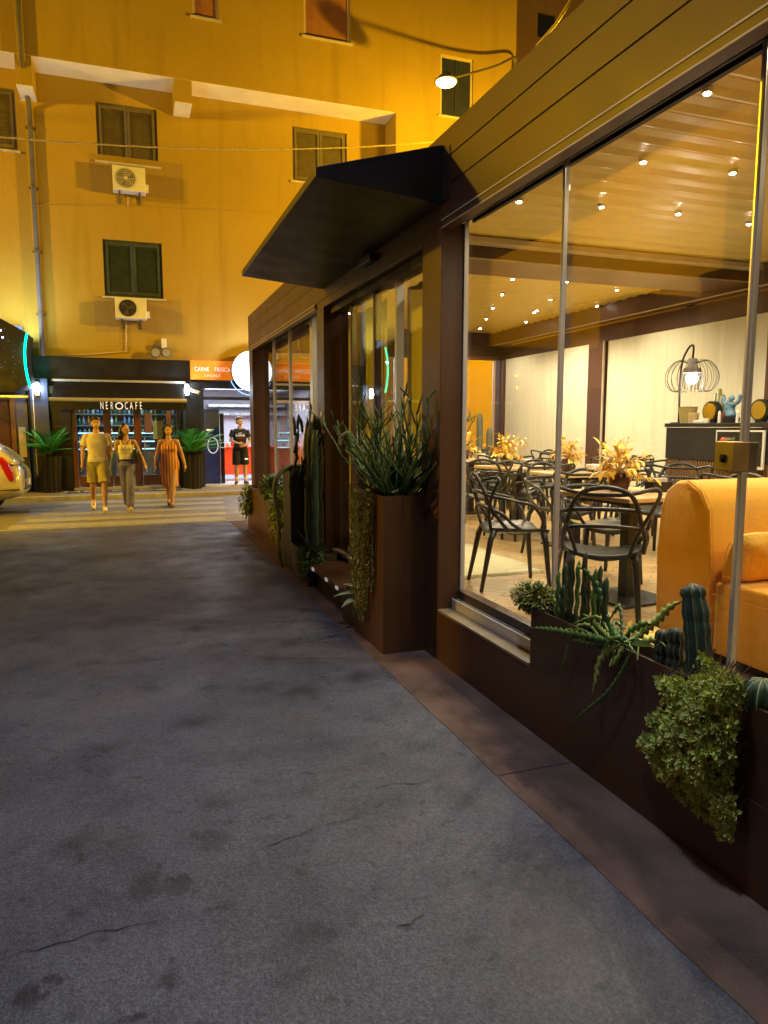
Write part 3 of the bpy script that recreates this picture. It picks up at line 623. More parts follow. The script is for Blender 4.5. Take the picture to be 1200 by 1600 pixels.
for px,py in ((1,516),(4,527)): p=at(px,py,Y=17.19); MB().ball(p,.018,8,6).build('star_light',emis('star_light',(.8,.9,1),12),LB)
p=at(0,618,Y=17.1); tag(box(-5.5,at(44,618,Y=17.1).x,17.05,17.14,p.z-.045,p.z+.01).build('canopy_rail',M['alu'],bev=.008),'pale metal rail running below the black starry canopy','rail')
LS=thing('left_bar_front','dark bar front with brown framed opening under the starry canopy','shopfront',(-3.5,YW,.08))
box(-8,-2.25,18.5,YW+.02,.08,3.9).build('cladding',M['navy'],LS)
box(-4.2,-2.62,18.44,18.498,.08,2.2).build('doorway',mat('dark_red_door',(.07,.02,.012),.5),LS)
box(-2.6,-2.5,18.42,18.498,.08,2.25).build('door_frame',M['wood_door'],LS)
box(-2.45,-2.3,18.43,18.497,.9,1.6).build('menu_case',M['cream'],LS)
light('AREA',(-2.6,18.0,3.95),60,(.7,.9,1),1.3,rot=(R(150),0,0),name='canopy_top_glow')  # assumed uplight above the canopy, washes the wall cyan-white
# ================= palms in tall fluted pots =================
fern=[mat('palm_green',(.07,.38,.05),.45,var=.4,scale=8),mat('palm_green_light',(.16,.5,.08),.45,var=.3,scale=8)]
def palm(x,y,lb,seed,h=.86,sc=1.0):
    q=random.Random(seed); g=thing('potted_palm',lb,'potted palm',(x,y,.08))
    pt=MB(); n=48; vs=[]; 
    for z,r in ((.08,.2),(.08+h,.245),(.08+h,.215),(.08+h-.06,.21)):
        for j in range(n):
            a=2*math.pi*j/n; rr=r*(1+.055*(1 if j%4<2 else -1)); vs.append((x+rr*math.cos(a),y+rr*math.sin(a),z))
    pt.add(vs,[(i*n+j,i*n+(j+1)%n,(i+1)*n+(j+1)%n,(i+1)*n+j) for i in range(3) for j in range(n)]+[tuple(range(n))[::-1]])
    pt.build('fluted_pot',M['black'],g); MB().lathe([(.205,.08+h-.09),(.205,.08+h-.05)],(x,y,0),20).build('soil',M['soil'],g)
    MB().lathe([(.06,.08+h-.05),(.07,.08+h+.05),(.03,.08+h+.12)],(x,y,0),10).build('palm_trunk',M['soil'],g)
    fm=MB()
    for k in range(26):
        a=q.uniform(0,6.283); el=q.uniform(.45,1.35); L=q.uniform(.55,.8)*sc; dirh=V((math.cos(a),math.sin(a),0)); P=[]
        for i in range(12):
            t=i/11; P.append(V((x,y,.08+h+.03))+dirh*(L*t*math.cos(el)*(1+.25*t))+V((0,0,L*t*math.sin(el)-L*.28*t*t)))
        fm.cur=k%2; fm.tube(P,[.008*(1-.8*i/11) for i in range(12)],4)
        for i in range(2,12):
            t=(P[min(i+1,11)]-P[i-1]).normalized(); sd=t.cross(V((0,0,1))).normalized()
            for s_ in (1,-1):
                for o_ in (0,.5):
                    pp_=P[i] if o_==0 else P[i].lerp(P[i-1],.5)
                    fm.leaf(pp_,sd*s_+t*.75+V((0,0,.25)),V((0,0,1)),.2*math.sin(math.pi*(.15+.8*i/12))*sc+.03,.026,.3,2)
    fm.build('fronds',fern,g)
palm(at(84,766,Z=.08).x,18.25,'potted palm in a tall black fluted pot left of the cafe doors',3,.84,1.15)
palm(at(301,762,Z=.08).x,18.18,'potted palm in a tall black fluted pot right of the cafe doors',5,.84,1.2)
# ================= parked car (tail end in view) =================
def car():
    x1=-1.90; Lc=4.05; yc=15.05; x0=x1-Lc
    g=thing('parked_car','pearl white hatchback with a red tail lamp at the left edge','car',((x0+x1)/2,yc,0))
    # body: loft of cross sections along x, ring of (y,z)
    secs=[(0,.74,.34,.62,.62),(.12,.80,.24,.72,.7),(.5,.86,.2,.86,.8),(1.1,.88,.2,.95,.84),(2.0,.88,.2,.98,.86),(3.0,.88,.2,1.0,.86),(3.6,.86,.22,1.0,.83),(3.92,.81,.28,.96,.76),(4.03,.76,.36,.84,.68),(4.05,.7,.42,.74,.6)]
    n=20; mb=MB(); vs=[]
    for (s,hw,zb,zt,_) in secs:
        for j in range(n):
            a=2*math.pi*j/n; ca,sa=math.cos(a),math.sin(a); e=.55
            y=hw*math.copysign(abs(ca)**e,ca); z=(zb+zt)/2+(zt-zb)/2*math.copysign(abs(sa)**e,sa)
            if z>(zb+zt)/2: y*=1-.06*((z-(zb+zt)/2)/(zt-zb)*2)
            vs.append((x0+s,yc+y,z))
    k=len(secs); mb.add(vs,[(i*n+j,(i+1)*n+j,(i+1)*n+(j+1)%n,i*n+(j+1)%n) for i in range(k-1) for j in range(n)]+[tuple(range(n)),tuple((k-1)*n+j for j in range(n))[::-1]])
    body=mb.build('body',M['carpaint'],g,smooth=True,sub=1)
    # greenhouse
    gs=[(.95,.74,.9,.93),(1.6,.66,.9,1.3),(2.2,.62,.9,1.44),(3.0,.61,.9,1.46),(3.55,.62,.9,1.38),(3.88,.7,.9,1.05),(3.98,.74,.9,.95)]
    vs=[]; n=16
    for (s,hw,zb,zt) in gs:
        for j in range(n):
            a=2*math.pi*j/n; ca,sa=math.cos(a),math.sin(a); y=hw*math.copysign(abs(ca)**.5,ca); z=(zb+zt)/2+(zt-zb)/2*math.copysign(abs(sa)**.5,sa)
            f_=(z-zb)/(zt-zb+1e-6); y*=1.12-.14*f_; vs.append((x0+s,yc+y,z))
    k=len(gs); mb=MB(); mb.add(vs,[(i*n+j,(i+1)*n+j,(i+1)*n+(j+1)%n,i*n+(j+1)%n) for i in range(k-1) for j in range(n)]+[tuple(range(n)),tuple((k-1)*n+j for j in range(n))[::-1]])
    cab=mb.build('roof',M['carpaint'],g,smooth=True,sub=1)
    for sgn in (-1,1):
        for q in (((1.3,.98),(1.75,1.3),(2.35,1.36),(2.35,.98)),((2.42,.98),(2.42,1.36),(3.1,1.36),(3.35,.98)),((3.42,1.0),(3.2,1.33),(3.45,1.28),(3.68,1.03))):
            vs=[]
            for (s,z) in q:
                hw=.7+.02-(z-.95)*.16+.055; vs.append((x0+s,yc+sgn*hw,z))
            vs2=[(v_[0],v_[1]+sgn*.012,v_[2]) for v_ in vs]; m_=MB(); m_.add(vs+vs2,[(0,1,2,3),(7,6,5,4)]+[(i,(i+1)%4,4+(i+1)%4,4+i) for i in range(4)]); m_.build('side_window',M['carglass'],g)
        # tail lamp: tall cluster wrapped round the rear corner
        yy=yc+sgn*.80; m_=MB(); m_.prism([(x0+a,z) for a,z in ((3.68,1.06),(3.76,1.07),(3.86,.95),(3.92,.80),(3.94,.64),(3.86,.62),(3.80,.74),(3.75,.88))],'y',yy-.10,yy+.03) if sgn>0 else m_.prism([(x0+a,z) for a,z in ((3.68,1.06),(3.76,1.07),(3.86,.95),(3.92,.80),(3.94,.64),(3.86,.62),(3.80,.74),(3.75,.88))],'y',yy-.03,yy+.10)
        m_.build('tail_lamp',M['tail'],g,bev=.02)
        # wheels
        for s in (.75,3.2):
            c=(x0+s,yc+sgn*.76,.31)
            w_=MB().lathe([(.2,-.1),(.3,-.09),(.31,0),(.3,.09),(.2,.1)],c,28,'y').build('wheel',M['tyre'],g,smooth=True)
            rm_=MB().lathe([(.2,sgn*.085),(.19,sgn*.105),(.05,sgn*.1)],c,24,'y').build('rim',M['alu'],w_)
            MB().lathe([(.36,sgn*.02),(.36,sgn*.1)],c,28,'y').build('wheel_arch',M['slot'],g)
        MB().ball((x0+1.35,yc+sgn*.98,1.0),(.06,.09,.07)).build('wing_mirror',M['carpaint'],g,smooth=True)
        MB().box(x0+2.6,x0+2.78,yc+sgn*.885,yc+sgn*.9,.83,.86).build('door_handle',M['carpaint'],g)
    for z in (.47,): MB().tube([(x0+3.35,yc-.885,z),(x0+3.75,yc-.87,z),(x0+4.0,yc-.74,z),(x0+4.065,yc-.4,z),(x0+4.065,yc+.4,z)],.012,6).build('bumper_seam',M['slot'],g)
    MB().tube([(x0+3.2,yc-.885,.95),(x0+3.6,yc-.87,.9),(x0+3.66,yc-.87,.5)],.006,5).build('panel_gap',M['slot'],g)
    MB().box(x0+4.055,x0+4.07,yc-.26,yc+.26,.5,.61).build('number_plate',M['white'],g)
    MB().tube([(x0+2.6,yc,1.47),(x0+3.0,yc,1.49)],.02,6).build('roof_aerial',M['black'],g)
car()
# ================= restaurant pavilion =================
PV=thing('restaurant_pavilion','long brown glass walled restaurant pavilion with a black door canopy','pavilion',(1.93,6,0))
XF,XG,XB=1.93,2.09,6.7; Y0,Y1=-1.2,12.3; ZFL=.41; ZC=3.36
def pv(mb,name,m,**k): return mb.build(name,M[m],PV,**k)
# fascia boards with open joints
for z0,z1 in ((2.912,3.098),(3.104,3.268),(3.274,3.44)): pv(box(XF,XF+.12,Y0,Y1,z0,z1),'fascia_board','brown',bev=.003)
pv(box(XF+.006,XF+.13,Y0+.01,Y1-.01,2.9,3.43),'fascia_core','slot')
for z0,z1 in ((2.912,3.098),(3.104,3.268),(3.274,3.44)): pv(box(XF+.14,XB+.2,Y1-.12,Y1,z0,z1),'fascia_board','brown')
# top rail cover strips, track slots
for a,b in ((Y0,4.3),(7.62,11.95)):
    pv(box(1.912,1.985,a,b,2.852,2.902),'rail_cover','brown',bev=.003)
    pv(MB().box(1.908,1.912,a,b,2.896,2.904).box(1.908,1.912,a,b,2.85,2.857),'rail_edge','cream')
    pv(box(1.99,2.2,a,b,2.935,3.0),'top_track','slot')
    pv(MB().box(2.03,2.045,a,b,2.905,2.934).box(2.075,2.09,a,b,2.905,2.934).box(2.125,2.14,a,b,2.905,2.934),'track_lips','slot')
pv(box(XF,2.2,4.66,7.33,2.83,2.908),'door_header','brown',bev=.004)
# posts
def post(a,b,x0=XF,x1=2.2,z0=0,z1=2.908): return pv(box(x0,x1,a,b,z0,z1),'post','brown',bev=.004)
post(4.345,4.66,XF,2.1); post(7.33,7.62); post(11.95,12.3)

# base walls
pv(box(XF,2.0,Y0,4.343,.0,.345),'base_wall','brown',bev=.003)
pv(box(XF+.01,2.3,Y0,4.343,-.01,.2),'base_core','slot')
pv(box(XF-.004,2.028,3.16,4.343,.349,.364),'sill','sill')
pv(MB().box(2.03,2.047,3.16,4.34,.365,.43).box(2.062,2.072,3.16,4.34,.365,.43).box(2.048,2.061,3.16,4.34,.365,.40),'bottom_track','alu')
pv(box(XF+.1,2.2,3.16,4.30,.2,.345),'sill_core','slot')
pv(box(2.076,2.15,Y0,4.343,.3,.485),'bottom_rail','brown_dk')
pv(box(2.076,2.15,7.62,11.95,.0,.5),'bottom_rail','brown_dk')
pv(box(2.05,2.2,4.66,7.33,.0,.30),'door_sill','brown')
pv(box(2.0,2.06,4.66,7.33,.27,.305),'door_threshold','cream')
# glass panes and their profiles
def pane(x,a,b,z0,z1,nm='glass_pane'): return MB().box(x,x+.008,a,b,z0,z1).build(nm,M['glass'],PV)
ys=[4.335,at(875,600,X=XG+.01).y,at(1168,600,X=XG+.01).y,.88,-.15,-1.15]
for i,(a,b) in enumerate(zip(ys[:-1],ys[1:])):
    pane(XG+.02,b+.012,a-.012,.486,2.93)
    w=.035 if i<4 else .02
    if i>0: pv(MB().box(XG,XG+.022,a-.012,a+.012,.488,2.93).tube([(XG-.003,a-.007,.49),(XG-.003,a-.007,2.93)],.007,8),'glass_profile','alu')
pv(box(XG,XG+.03,4.332,4.342,.488,2.93),'glass_profile','alu')
yf=[11.93,at(427,600,X=XG).y,at(452,600,X=XG).y,at(485,600,X=XG).y,7.64]
for i,(a,b) in enumerate(zip(yf[:-1],yf[1:])):
    pane(XG+.02,b+.012,a-.012,.502,2.93)
    if i>0: pv(box(XG,XG+.04,a-.012,a+.012,.502,2.93),'glass_profile','alu')
pv(box(XG-.01,XG+.05,yf[3]-.16,yf[3]-.03,.502,2.93),'stacked_glass','alu')
# end wall toward the street
for a,b in ((2.3,3.4),(3.45,4.5),(4.55,5.6),(5.65,6.5)):
    MB().box(a,b,12.2,12.208,.45,2.84).build('glass_pane',M['glass'],PV)
    pv(box(b+.01,b+.035,12.18,12.22,.42,2.84),'glass_profile','alu')
pv(box(2.22,XB+.1,12.12,12.28,2.85,2.9),'end_header','brown')
pv(box(2.22,XB+.1,12.1,12.28,.0,.40),'end_base','brown')
# sliding door bay
XD=2.05
for y in (7.31-.03,at(628,600,X=XD).y,at(585,600,X=XD).y,at(550,600,X=XD).y):
    pass
yd=[7.3,at(549,600,X=XD).y,at(585,600,X=XD).y,at(619,600,X=XD).y,4.68]
for i,(a,b) in enumerate(zip(yd[:-1],yd[1:])):
    d=pane(XD+(.05 if i in(0,3) else 0),b+.02,a-.02,.31,2.76,'door_pane')
    if i>0: pv(box(XD-.005,XD+.06,a-.018,a+.018,.3,2.8),'door_stile','alu' if i==3 else 'brown')
pv(box(XD-.05,XD+.09,4.67,7.32,2.765,2.826),'door_track','slot')
dd=at(485,648,X=XF-.001); pv(MB().lathe([(.03,-.004),(.03,0)],(XF-.002,7.45,dd.z),16,'x'),'door_button','white')
pv(box(1.86,1.928,5.6,5.9,2.93,2.99),'door_sensor','black',bev=.01)
# roof, cross beam, back wall
def louvres(y0,y1,name):
    m_=MB(); n=int((y1-y0)/.21); h=(y1-y0)/n
    for i in range(n):
        a=y0+i*h; m_.prism([(a+.009,ZC+.004),(a+h*.2,ZC-.012),(a+h*.55,ZC-.018),(a+h*.85,ZC-.034),(a+h-.006,ZC-.03),(a+h-.006,ZC+.03),(a+.009,ZC+.03)],'x',2.32,XB-.25)
    return pv(m_,name,'louvre')
louvres(Y0+.1,6.18,'louvre_roof'); louvres(6.84,12.08,'louvre_roof')
pv(box(2.1,XB+.1,Y0,12.2,ZC+.031,ZC+.06),'roof_skin','brown_dk')
pv(MB().box(2.22,XB-.1,6.2,6.82,3.16,ZC+.028),'cross_beam','brown')
pv(MB().box(2.22,XB-.1,6.192,6.199,3.16,3.172).box(2.22,XB-.1,6.06,6.19,3.28,3.33),'beam_trim','cream')
pv(box(2.22,2.31,Y0+.1,12.08,3.05,ZC+.028),'gutter','brown')
pv(box(XB-.24,XB-.1,Y0+.1,12.08,3.1,ZC+.028),'gutter','brown')
pv(box(XB-.25,XB-.241,Y0+.1,12.08,3.1,3.115),'gutter_edge','cream')
pv(box(XB-.03,XB+.06,Y0,12.3,2.86,3.095),'back_beam','brown')
for a,b in ((11.95,12.28),(8.97,9.33),(5.75,6.08),(2.6,2.9)): pv(box(XB-.1,XB+.06,a,b,ZFL,2.855),'back_post','brown')
for y in (8.94,): pv(box(XB-.12,XB-.09,y,y+.015,ZFL,2.855),'back_post_edge','cream')
def curtain(y0,y1,x,m='curtain',z0=ZFL+.02,z1=2.85):
    n=int((y1-y0)/.03); vs=[]; q=random.Random(int(y0*10))
    ph=q.uniform(0,6)
    for i in range(n+1):
        y=y0+(y1-y0)*i/n; dx=.005*math.sin(y*13+ph)+.003*math.sin(y*31+ph*2)
        vs+=[(x+dx*.6,y,z1),(x+dx,y,(z0+z1)/2),(x+dx*1.2,y,z0)]
    m_=MB(); m_.add(vs,[(3*i,3*i+1,3*i+4,3*i+3) for i in range(n)]+[(3*i+1,3*i+2,3*i+5,3*i+4) for i in range(n)]); return pv(m_,'curtain',m,smooth=True)
for a,b in ((9.33,11.95),(6.08,8.92),(2.9,5.75),(-1.1,2.6)): curtain(a,b,XB-.05)
pv(box(XB+.07,XB+.1,Y0,12.28,0,2.86),'outer_back_wall','brown_dk')
pv(box(2.1,XB+.1,Y0,Y0+.06,0,3.2),'near_end_wall','brown_dk')
curtain_end=None
# door bay inner yellow curtains
def ycurt(y0,y1,x): 
    n=max(4,int((y1-y0)/.03)); vs=[]
    for i in range(n+1):
        y=y0+(y1-y0)*i/n; dx=.01*math.sin(y*22); vs+=[(x+dx,y,2.8),(x+dx,y,.43)]
    m_=MB(); m_.add(vs,[(2*i,2*i+1,2*i+3,2*i+2) for i in range(n)]); pv(m_,'vestibule_curtain','yel_curtain',smooth=True)
ycurt(at(606,600,X=2.33).y,7.9,2.33); ycurt(5.2,at(638,600,X=2.33).y,2.33)
pv(box(2.171,XB,Y0+.06,12.1,.3,ZFL),'floor_deck','floor')
# downlights
DL=[(3.1,(1105,145)),(0,(1005,253)),(0,(1145,270)),(0,(811,315)),(0,(940,323)),(0,(1060,334)),(0,(1170,350)),(0,(801,436)),(0,(785,460)),(0,(860,468)),(0,(770,481)),(0,(839,485)),(0,(760,498)),(0,(822,503)),(0,(750,513)),(0,(885,440)),(0,(964,453)),(0,(933,478))]
dlm=emis('warm_downlight',(1,.88,.66),160)
pts=[at(*p,Z=ZC-.045) for _,p in DL]+[V((x,y,ZC-.045)) for x,y in ((3.0,1.9),(4.4,1.9),(3.6,.4),(5.4,3.2),(5.9,1.2),(2.8,7.3),(5.8,9.6),(3.2,10.6),(3.0,8.2))]  # the one by the door bay is added to brighten the yellow curtains
for p in pts:
    if p.x>XB-.3: p.x=XB-.35
    dl=MB().lathe([(.026,-.004),(.03,.02)],tuple(p),14).build('downlight',M['alu'],PV)
    MB().lathe([(.016,-.009),(.016,-.0045)],tuple(p),12).build('downlight_lens',dlm,dl)
    if p.x<6.2: light('SPOT',(p.x,p.y,p.z-.04),SPOT_W,(1,.85,.56),.03,name='downlight_beam',spot_size=R(150),spot_blend=.6)
# soft uplight standing for nothing but the lit counter wash is omitted; lamp on the counter below
# black door canopy
CN=PV
cnx,cz=1.10,3.12
MB().prism([(XF-.002,3.37),(XF-.002,3.01),(cnx,cz-.035),(cnx,cz+.02)],'y',4.33,7.33).build('door_canopy',M['black'],CN,bev=.006)
MB().box(XF-.006,XF-.001,4.22,4.33,3.02,3.33).build('canopy_plate',M['brown_dk'],CN)
# rug
ra=[at(720-150,902-4,Z=ZFL+.01),at(850,893,Z=ZFL+.01),at(752,850,Z=ZFL+.01)]
rgx0,rgx1,rgy0,rgy1=2.2,3.17,5.02,6.45
rg=thing('rug','cream fringed rug on the oak floor inside the entrance','rug',(2.9,5.6,ZFL))
vs=[];NX,NY=20,26
for j in range(NY+1):
    for i in range(NX+1):
        x=rgx0+(rgx1-rgx0)*i/NX+.01*math.sin(j*1.3); y=rgy0+(rgy1-rgy0)*j/NY+.012*math.sin(i*1.7); vs.append((x,y,ZFL+.012+.004*noise.noise(V((x*4,y*4,0)))))
m_=MB(); m_.add(vs,[(j*(NX+1)+i,j*(NX+1)+i+1,(j+1)*(NX+1)+i+1,(j+1)*(NX+1)+i) for j in range(NY) for i in range(NX)]); m_.build('rug_weave',M['rug'],rg,smooth=True)
m_=MB(); q=random.Random(2)
for k in range(110):
    x=rgx0+(rgx1-rgx0)*k/110; m_.tube([(x,rgy0+.01,ZFL+.012),(x+q.uniform(-.01,.01),rgy0-.03,ZFL+.01),(x+q.uniform(-.02,.02),rgy0-.05-q.random()*.02,ZFL+.006)],.003,4)
for k in range(130):
    y=rgy0+(rgy1-rgy0)*k/130; m_.tube([(rgx1-.01,y,ZFL+.012),(rgx1+.03,y+q.uniform(-.01,.01),ZFL+.008)],.003,4)
m_.build('fringe',M['rug'],rg)
# ---------------- chairs ----------------
def bez(p,n=22):   # Catmull-Rom through p
    p=[V(a) for a in p]; p=[p[0]*2-p[1]]+p+[p[-1]*2-p[-2]]; out=[]
    for i in range(1,len(p)-2):
        for k in range(6):
            t=k/6; out.append(.5*((2*p[i])+(p[i+1]-p[i-1])*t+(2*p[i-1]-5*p[i]+4*p[i+1]-p[i+2])*t*t+(3*p[i]-p[i-1]-3*p[i+1]+p[i+2])*t**3))
    return out+[p[-2]]
def mirror_loop(half): return [V(a) for a in half]+[V((-a[0],a[1],a[2])) for a in half[::-1][1:]]
CHL='black loop back armchair'
def make_chair(label,loc,rz):
    g=thing('armchair',label,'chair',(0,0,0),'black loop back armchairs around the restaurant tables')
    s=MB(); NX,NY=14,12; top=[];bot=[]
    for j in range(NY+1):
        for i in range(NX+1):
            u=i/NX*2-1; v_=j/NY; w=.19+.055*math.sin(math.pi*.5*min(1,v_*1.5)); w*=1-.12*max(0,v_-.8)/.2
            x=u*w; y=-.2+.43*v_; z=.435+.03*u*u+.012*(v_-.5)**2-.02*max(0,v_-.85)/.15; top.append((x,y,z)); bot.append((x*.97,y*.97,z-.035+.012*abs(u)))
    K=(NX+1)*(NY+1); fs=[(j*(NX+1)+i,j*(NX+1)+i+1,(j+1)*(NX+1)+i+1,(j+1)*(NX+1)+i) for j in range(NY) for i in range(NX)]
    fb=[tuple(K+a for a in f[::-1]) for f in fs]; rim=[]
    ring=[i for i in range(NX+1)]+[j*(NX+1)+NX for j in range(1,NY+1)]+[NY*(NX+1)+i for i in range(NX-1,-1,-1)]+[j*(NX+1) for j in range(NY-1,0,-1)]
    for a,b in zip(ring,ring[1:]+ring[:1]): rim.append((a,K+a,K+b,b))
    s.add(top+bot,fs+fb+rim); s.build('seat',M['blackpl'],g,smooth=True)
    for sx in (1,-1):
        MB().tube([(sx*.175,-.17,.445),(sx*.19,-.2,.38),(sx*.215,-.27,0)],[.026,.022,.014],10).build('leg',M['blackpl'],g,smooth=True)
        MB().tube([(sx*.205,.185,.43),(sx*.215,.2,.36),(sx*.235,.235,0)],[.026,.022,.014],10).build('leg',M['blackpl'],g,smooth=True)
    f=MB()
    f.tube(bez(mirror_loop([(.2,.17,.44),(.255,.16,.53),(.28,.08,.63),(.275,-.04,.665),(.265,-.15,.69),(.235,-.22,.70),(.15,-.255,.715),(0,-.27,.72)])),.013,8)
    f.tube(bez(mirror_loop([(.235,-.08,.445),(.235,-.15,.53),(.205,-.215,.64),(.175,-.26,.75),(.12,-.285,.82),(0,-.295,.848)])),.014,8)
    f.tube(bez(mirror_loop([(.235,.02,.45),(.25,-.06,.5),(.245,-.13,.57),(.205,-.2,.6),(.12,-.24,.615),(0,-.255,.62)])),.012,8)
    f.tube(bez(mirror_loop([(.15,-.19,.445),(.19,-.215,.57),(.25,-.215,.69),(.3,-.19,.79),(.295,-.18,.83),(.25,-.2,.832),(.17,-.25,.815),(.09,-.275,.805),(0,-.285,.805)])),.012,8)
    f.build('loop_back',M['blackpl'],g,smooth=True)
    g.location=loc; g.rotation_euler=(0,0,rz); return g
# chair spots: position, facing angle (0 = faces +Y), label
CS=[((2.70,3.61),R(-36),CHL+' seen from behind, nearest to the glass by the orange sofa'),
 ((2.66,4.66),R(-104),CHL+' in side view in front of the cream rug'),
 ((3.42,4.62),R(172),CHL+' facing the glass behind the nearest table'),
 ((3.95,3.95),R(100),CHL+' half hidden by the left end of the orange sofa'),
 ((3.7,5.6),R(185),CHL+' just behind the nearest table, under its flowers'),
 ((4.6,5.2),R(120),CHL+' in front of the walnut slatted counter'),
 ((5.05,6.1),R(160),CHL+' at the left end of the dark counter'),
 ((3.9,6.75),R(10),CHL+' with its back to the glass at the second table'),
 ((4.75,6.5),R(95),CHL+' right of the second table'),
 ((4.35,7.45),R(180),CHL+' beyond the second table facing the glass'),
 ((3.55,8.0),R(-60),CHL+' far left behind the door mullion'),
 ((4.35,8.3),R(15),CHL+' with its back to the glass at the third table'),
 ((5.15,8.05),R(110),CHL+' between the second and third tables'),
 ((5.6,7.1),R(70),CHL+' beneath the brown post of the back wall'),
 ((4.9,9.3),R(170),CHL+' beyond the third table'),
 ((3.62,6.95),R(-30),CHL+' in side view at the left edge of the big window'),
 ((3.8,9.5),R(-80),CHL+' at the far left table near the end window'),
 ((4.6,10.4),R(0),CHL+' at the farthest table by the yellow end window'),
 ((5.6,9.2),R(95),CHL+' close to the left cream curtain'),
 ((5.7,10.3),R(200),CHL+' in the far corner by the cactus pots')]
ch0=make_chair(CS[0][2],(*CS[0][0],ZFL),CS[0][1])
for (x,y),a,lb in CS[1:]: dup(ch0,(x,y,ZFL),a,lb)
# ---------------- tables ----------------
def make_table(label):
    g=thing('dining_table',label,'table',(0,0,0),'oak topped pedestal tables')
    box(-.36,.36,-.36,.36,.715,.745).build('tabletop',M['wood'],g,bev=.006)
    box(-.3,.3,-.3,.3,.69,.714).build('under_frame',M['black'],g)
    box(-.04,.04,-.04,.04,.02,.69).build('pedestal',M['black'],g)
    box(-.24,.24,-.24,.24,0,.018).build('base_plate',M['black'],g,bev=.004); return g
TS=[((3.22,4.02),R(6),'oak topped pedestal table nearest to the glass, beside the orange sofa'),
 ((4.15,6.0),R(0),'second oak topped pedestal table, behind the nearest one'),
 ((4.15,7.15),R(5),'third oak topped table, left of the second under orange leaves'),
 ((4.45,8.95),R(0),'fourth oak topped table deep in the room before the curtains'),
 ((4.5,9.95),R(0),'farthest oak topped table by the yellow end window')]
t0=make_table(TS[0][2]); t0.location=(*TS[0][0],ZFL); t0.rotation_euler=(0,0,TS[0][1])
for (x,y),a,lb in TS[1:]: dup(t0,(x,y,ZFL),a,lb)
ol=[mat('golden_dried_leaves',(.9,.52,.04),.6,var=.3,scale=20),mat('pale_dried_leaves',(.9,.66,.16),.6,var=.2,scale=20)]
def flowers(x,y,lb,seed,s=1):
    q=random.Random(seed); z=ZFL+.745; g=thing('dried_leaf_vase',lb,'vase',(x,y,z))
    MB().lathe([(.05*s,z),(.065*s,z+.05),(.055*s,z+.11),(.045*s,z+.13)],(x,y,0),16).build('vase',mat('dark_red_vase',(.06,.015,.01),.3),g,smooth=True)
    m_=MB()
    for k in range(38):
        a=q.uniform(0,6.28); el=q.uniform(-.3,1.4); d=V((math.cos(a)*math.cos(el),math.sin(a)*math.cos(el),math.sin(el))); L=q.uniform(.1,.23)*s; b=V((x,y,z+.13)); m_.cur=k%2
        m_.tube([b,b+d*L*.5+V((0,0,.03)),b+d*L],.002,4)
        for i in range(5):
            t=.4+i*.15; dd_=(d+V((q.uniform(-.8,.8),q.uniform(-.8,.8),q.uniform(-.8,.3)))).normalized(); m_.leaf(b+d*L*t+V((0,0,.02)),dd_,V((0,0,1)),.06*s,.026*s,.5)
    m_.build('dried_leaves',ol,g)
flowers(3.2,4.12,'dark vase of golden dried leaves on the nearest table',1,1.15)
flowers(4.1,6.1,'dark vase of golden dried leaves on the second table',2,1.0)
flowers(4.1,7.3,'dark vase of golden dried leaves on the third table',3,1.15)
flowers(4.4,9.05,'dark vase of golden dried leaves on the fourth table',4,1.1)
flowers(4.0,9.95,'dark vase of golden dried leaves at the left end of the room',5,1.2)
for (x,y,lb) in ((3.42,3.98,'condiment caddy'),):
    g=thing('condiment_caddy','small dark condiment caddy with white sachets on the nearest table','caddy',(x,y,ZFL+.745))
    z=ZFL+.745
    MB().box(x-.08,x+.08,y-.045,y+.045,z,z+.012).box(x-.08,x+.08,y-.045,y-.038,z+.012,z+.07).box(x-.08,x+.08,y+.038,y+.045,z+.012,z+.07).box(x-.08,x-.073,y-.038,y+.038,z+.012,z+.07).box(x+.073,x+.08,y-.038,y+.038,z+.012,z+.07).build('tray',M['black'],g)
    for k in (-.045,0,.045): MB().box(x+k-.014,x+k+.014,y-.02,y+.02,z+.013,z+.095).build('sachet',M['white'],g)
for (x,y,lb) in ((4.35,6.0,'white folded napkin stack on the second table'),(4.3,7.2,'white folded napkin stack on the third table'),(4.6,8.95,'white folded napkin stack on the fourth table')):
    tag(box(x-.06,x+.06,y-.06,y+.06,ZFL+.746,ZFL+.82).build('napkins',M['white'],bev=.01),lb,'napkins')
# ---------------- sofa ----------------
sx0,sx1=2.73,4.7; syb=3.16; zf=ZFL
SF=thing('sofa','rounded orange velvet sofa behind the glass at the right','sofa',(3.6,2.6,zf))
zb=1.325
prof=[(syb,zf+.06),(syb+.02,zf+.5),(syb-.0,zb-.16),(syb-.04,zb-.06),(syb-.11,zb-.01),(syb-.2,zb),(syb-.3,zb-.05),(syb-.36,zb-.14),(syb-.39,zf+.5),(syb-.4,zf+.40),(syb-.4,zf+.06)]
def softprism(prof,x0,x1,r=.04):
    # profile extruded along x with rounded ends
    m_=MB(); c=(sum(p[0] for p in prof)/len(prof),sum(p[1] for p in prof)/len(prof)); n=len(prof); rings=[]
    for x,k in ((x0,.93),(x0+r*.3,.972),(x0+r,1),((x0+x1)/2,1),(x1-r,1),(x1-r*.3,.972),(x1,.93)): rings.append([(x,c[0]+(p[0]-c[0])*k,c[1]+(p[1]-c[1])*k) for p in prof])
    vs=[v_ for r_ in rings for v_ in r_]; k=len(rings)
    m_.add(vs,[(i*n+j,i*n+(j+1)%n,(i+1)*n+(j+1)%n,(i+1)*n+j) for i in range(k-1) for j in range(n)]+[tuple(range(n))[::-1],tuple((k-1)*n+j for j in range(n))]); return m_
softprism(prof,sx0,sx1,.03).build('backrest',M['sofa'],SF,smooth=True,bev=.01)
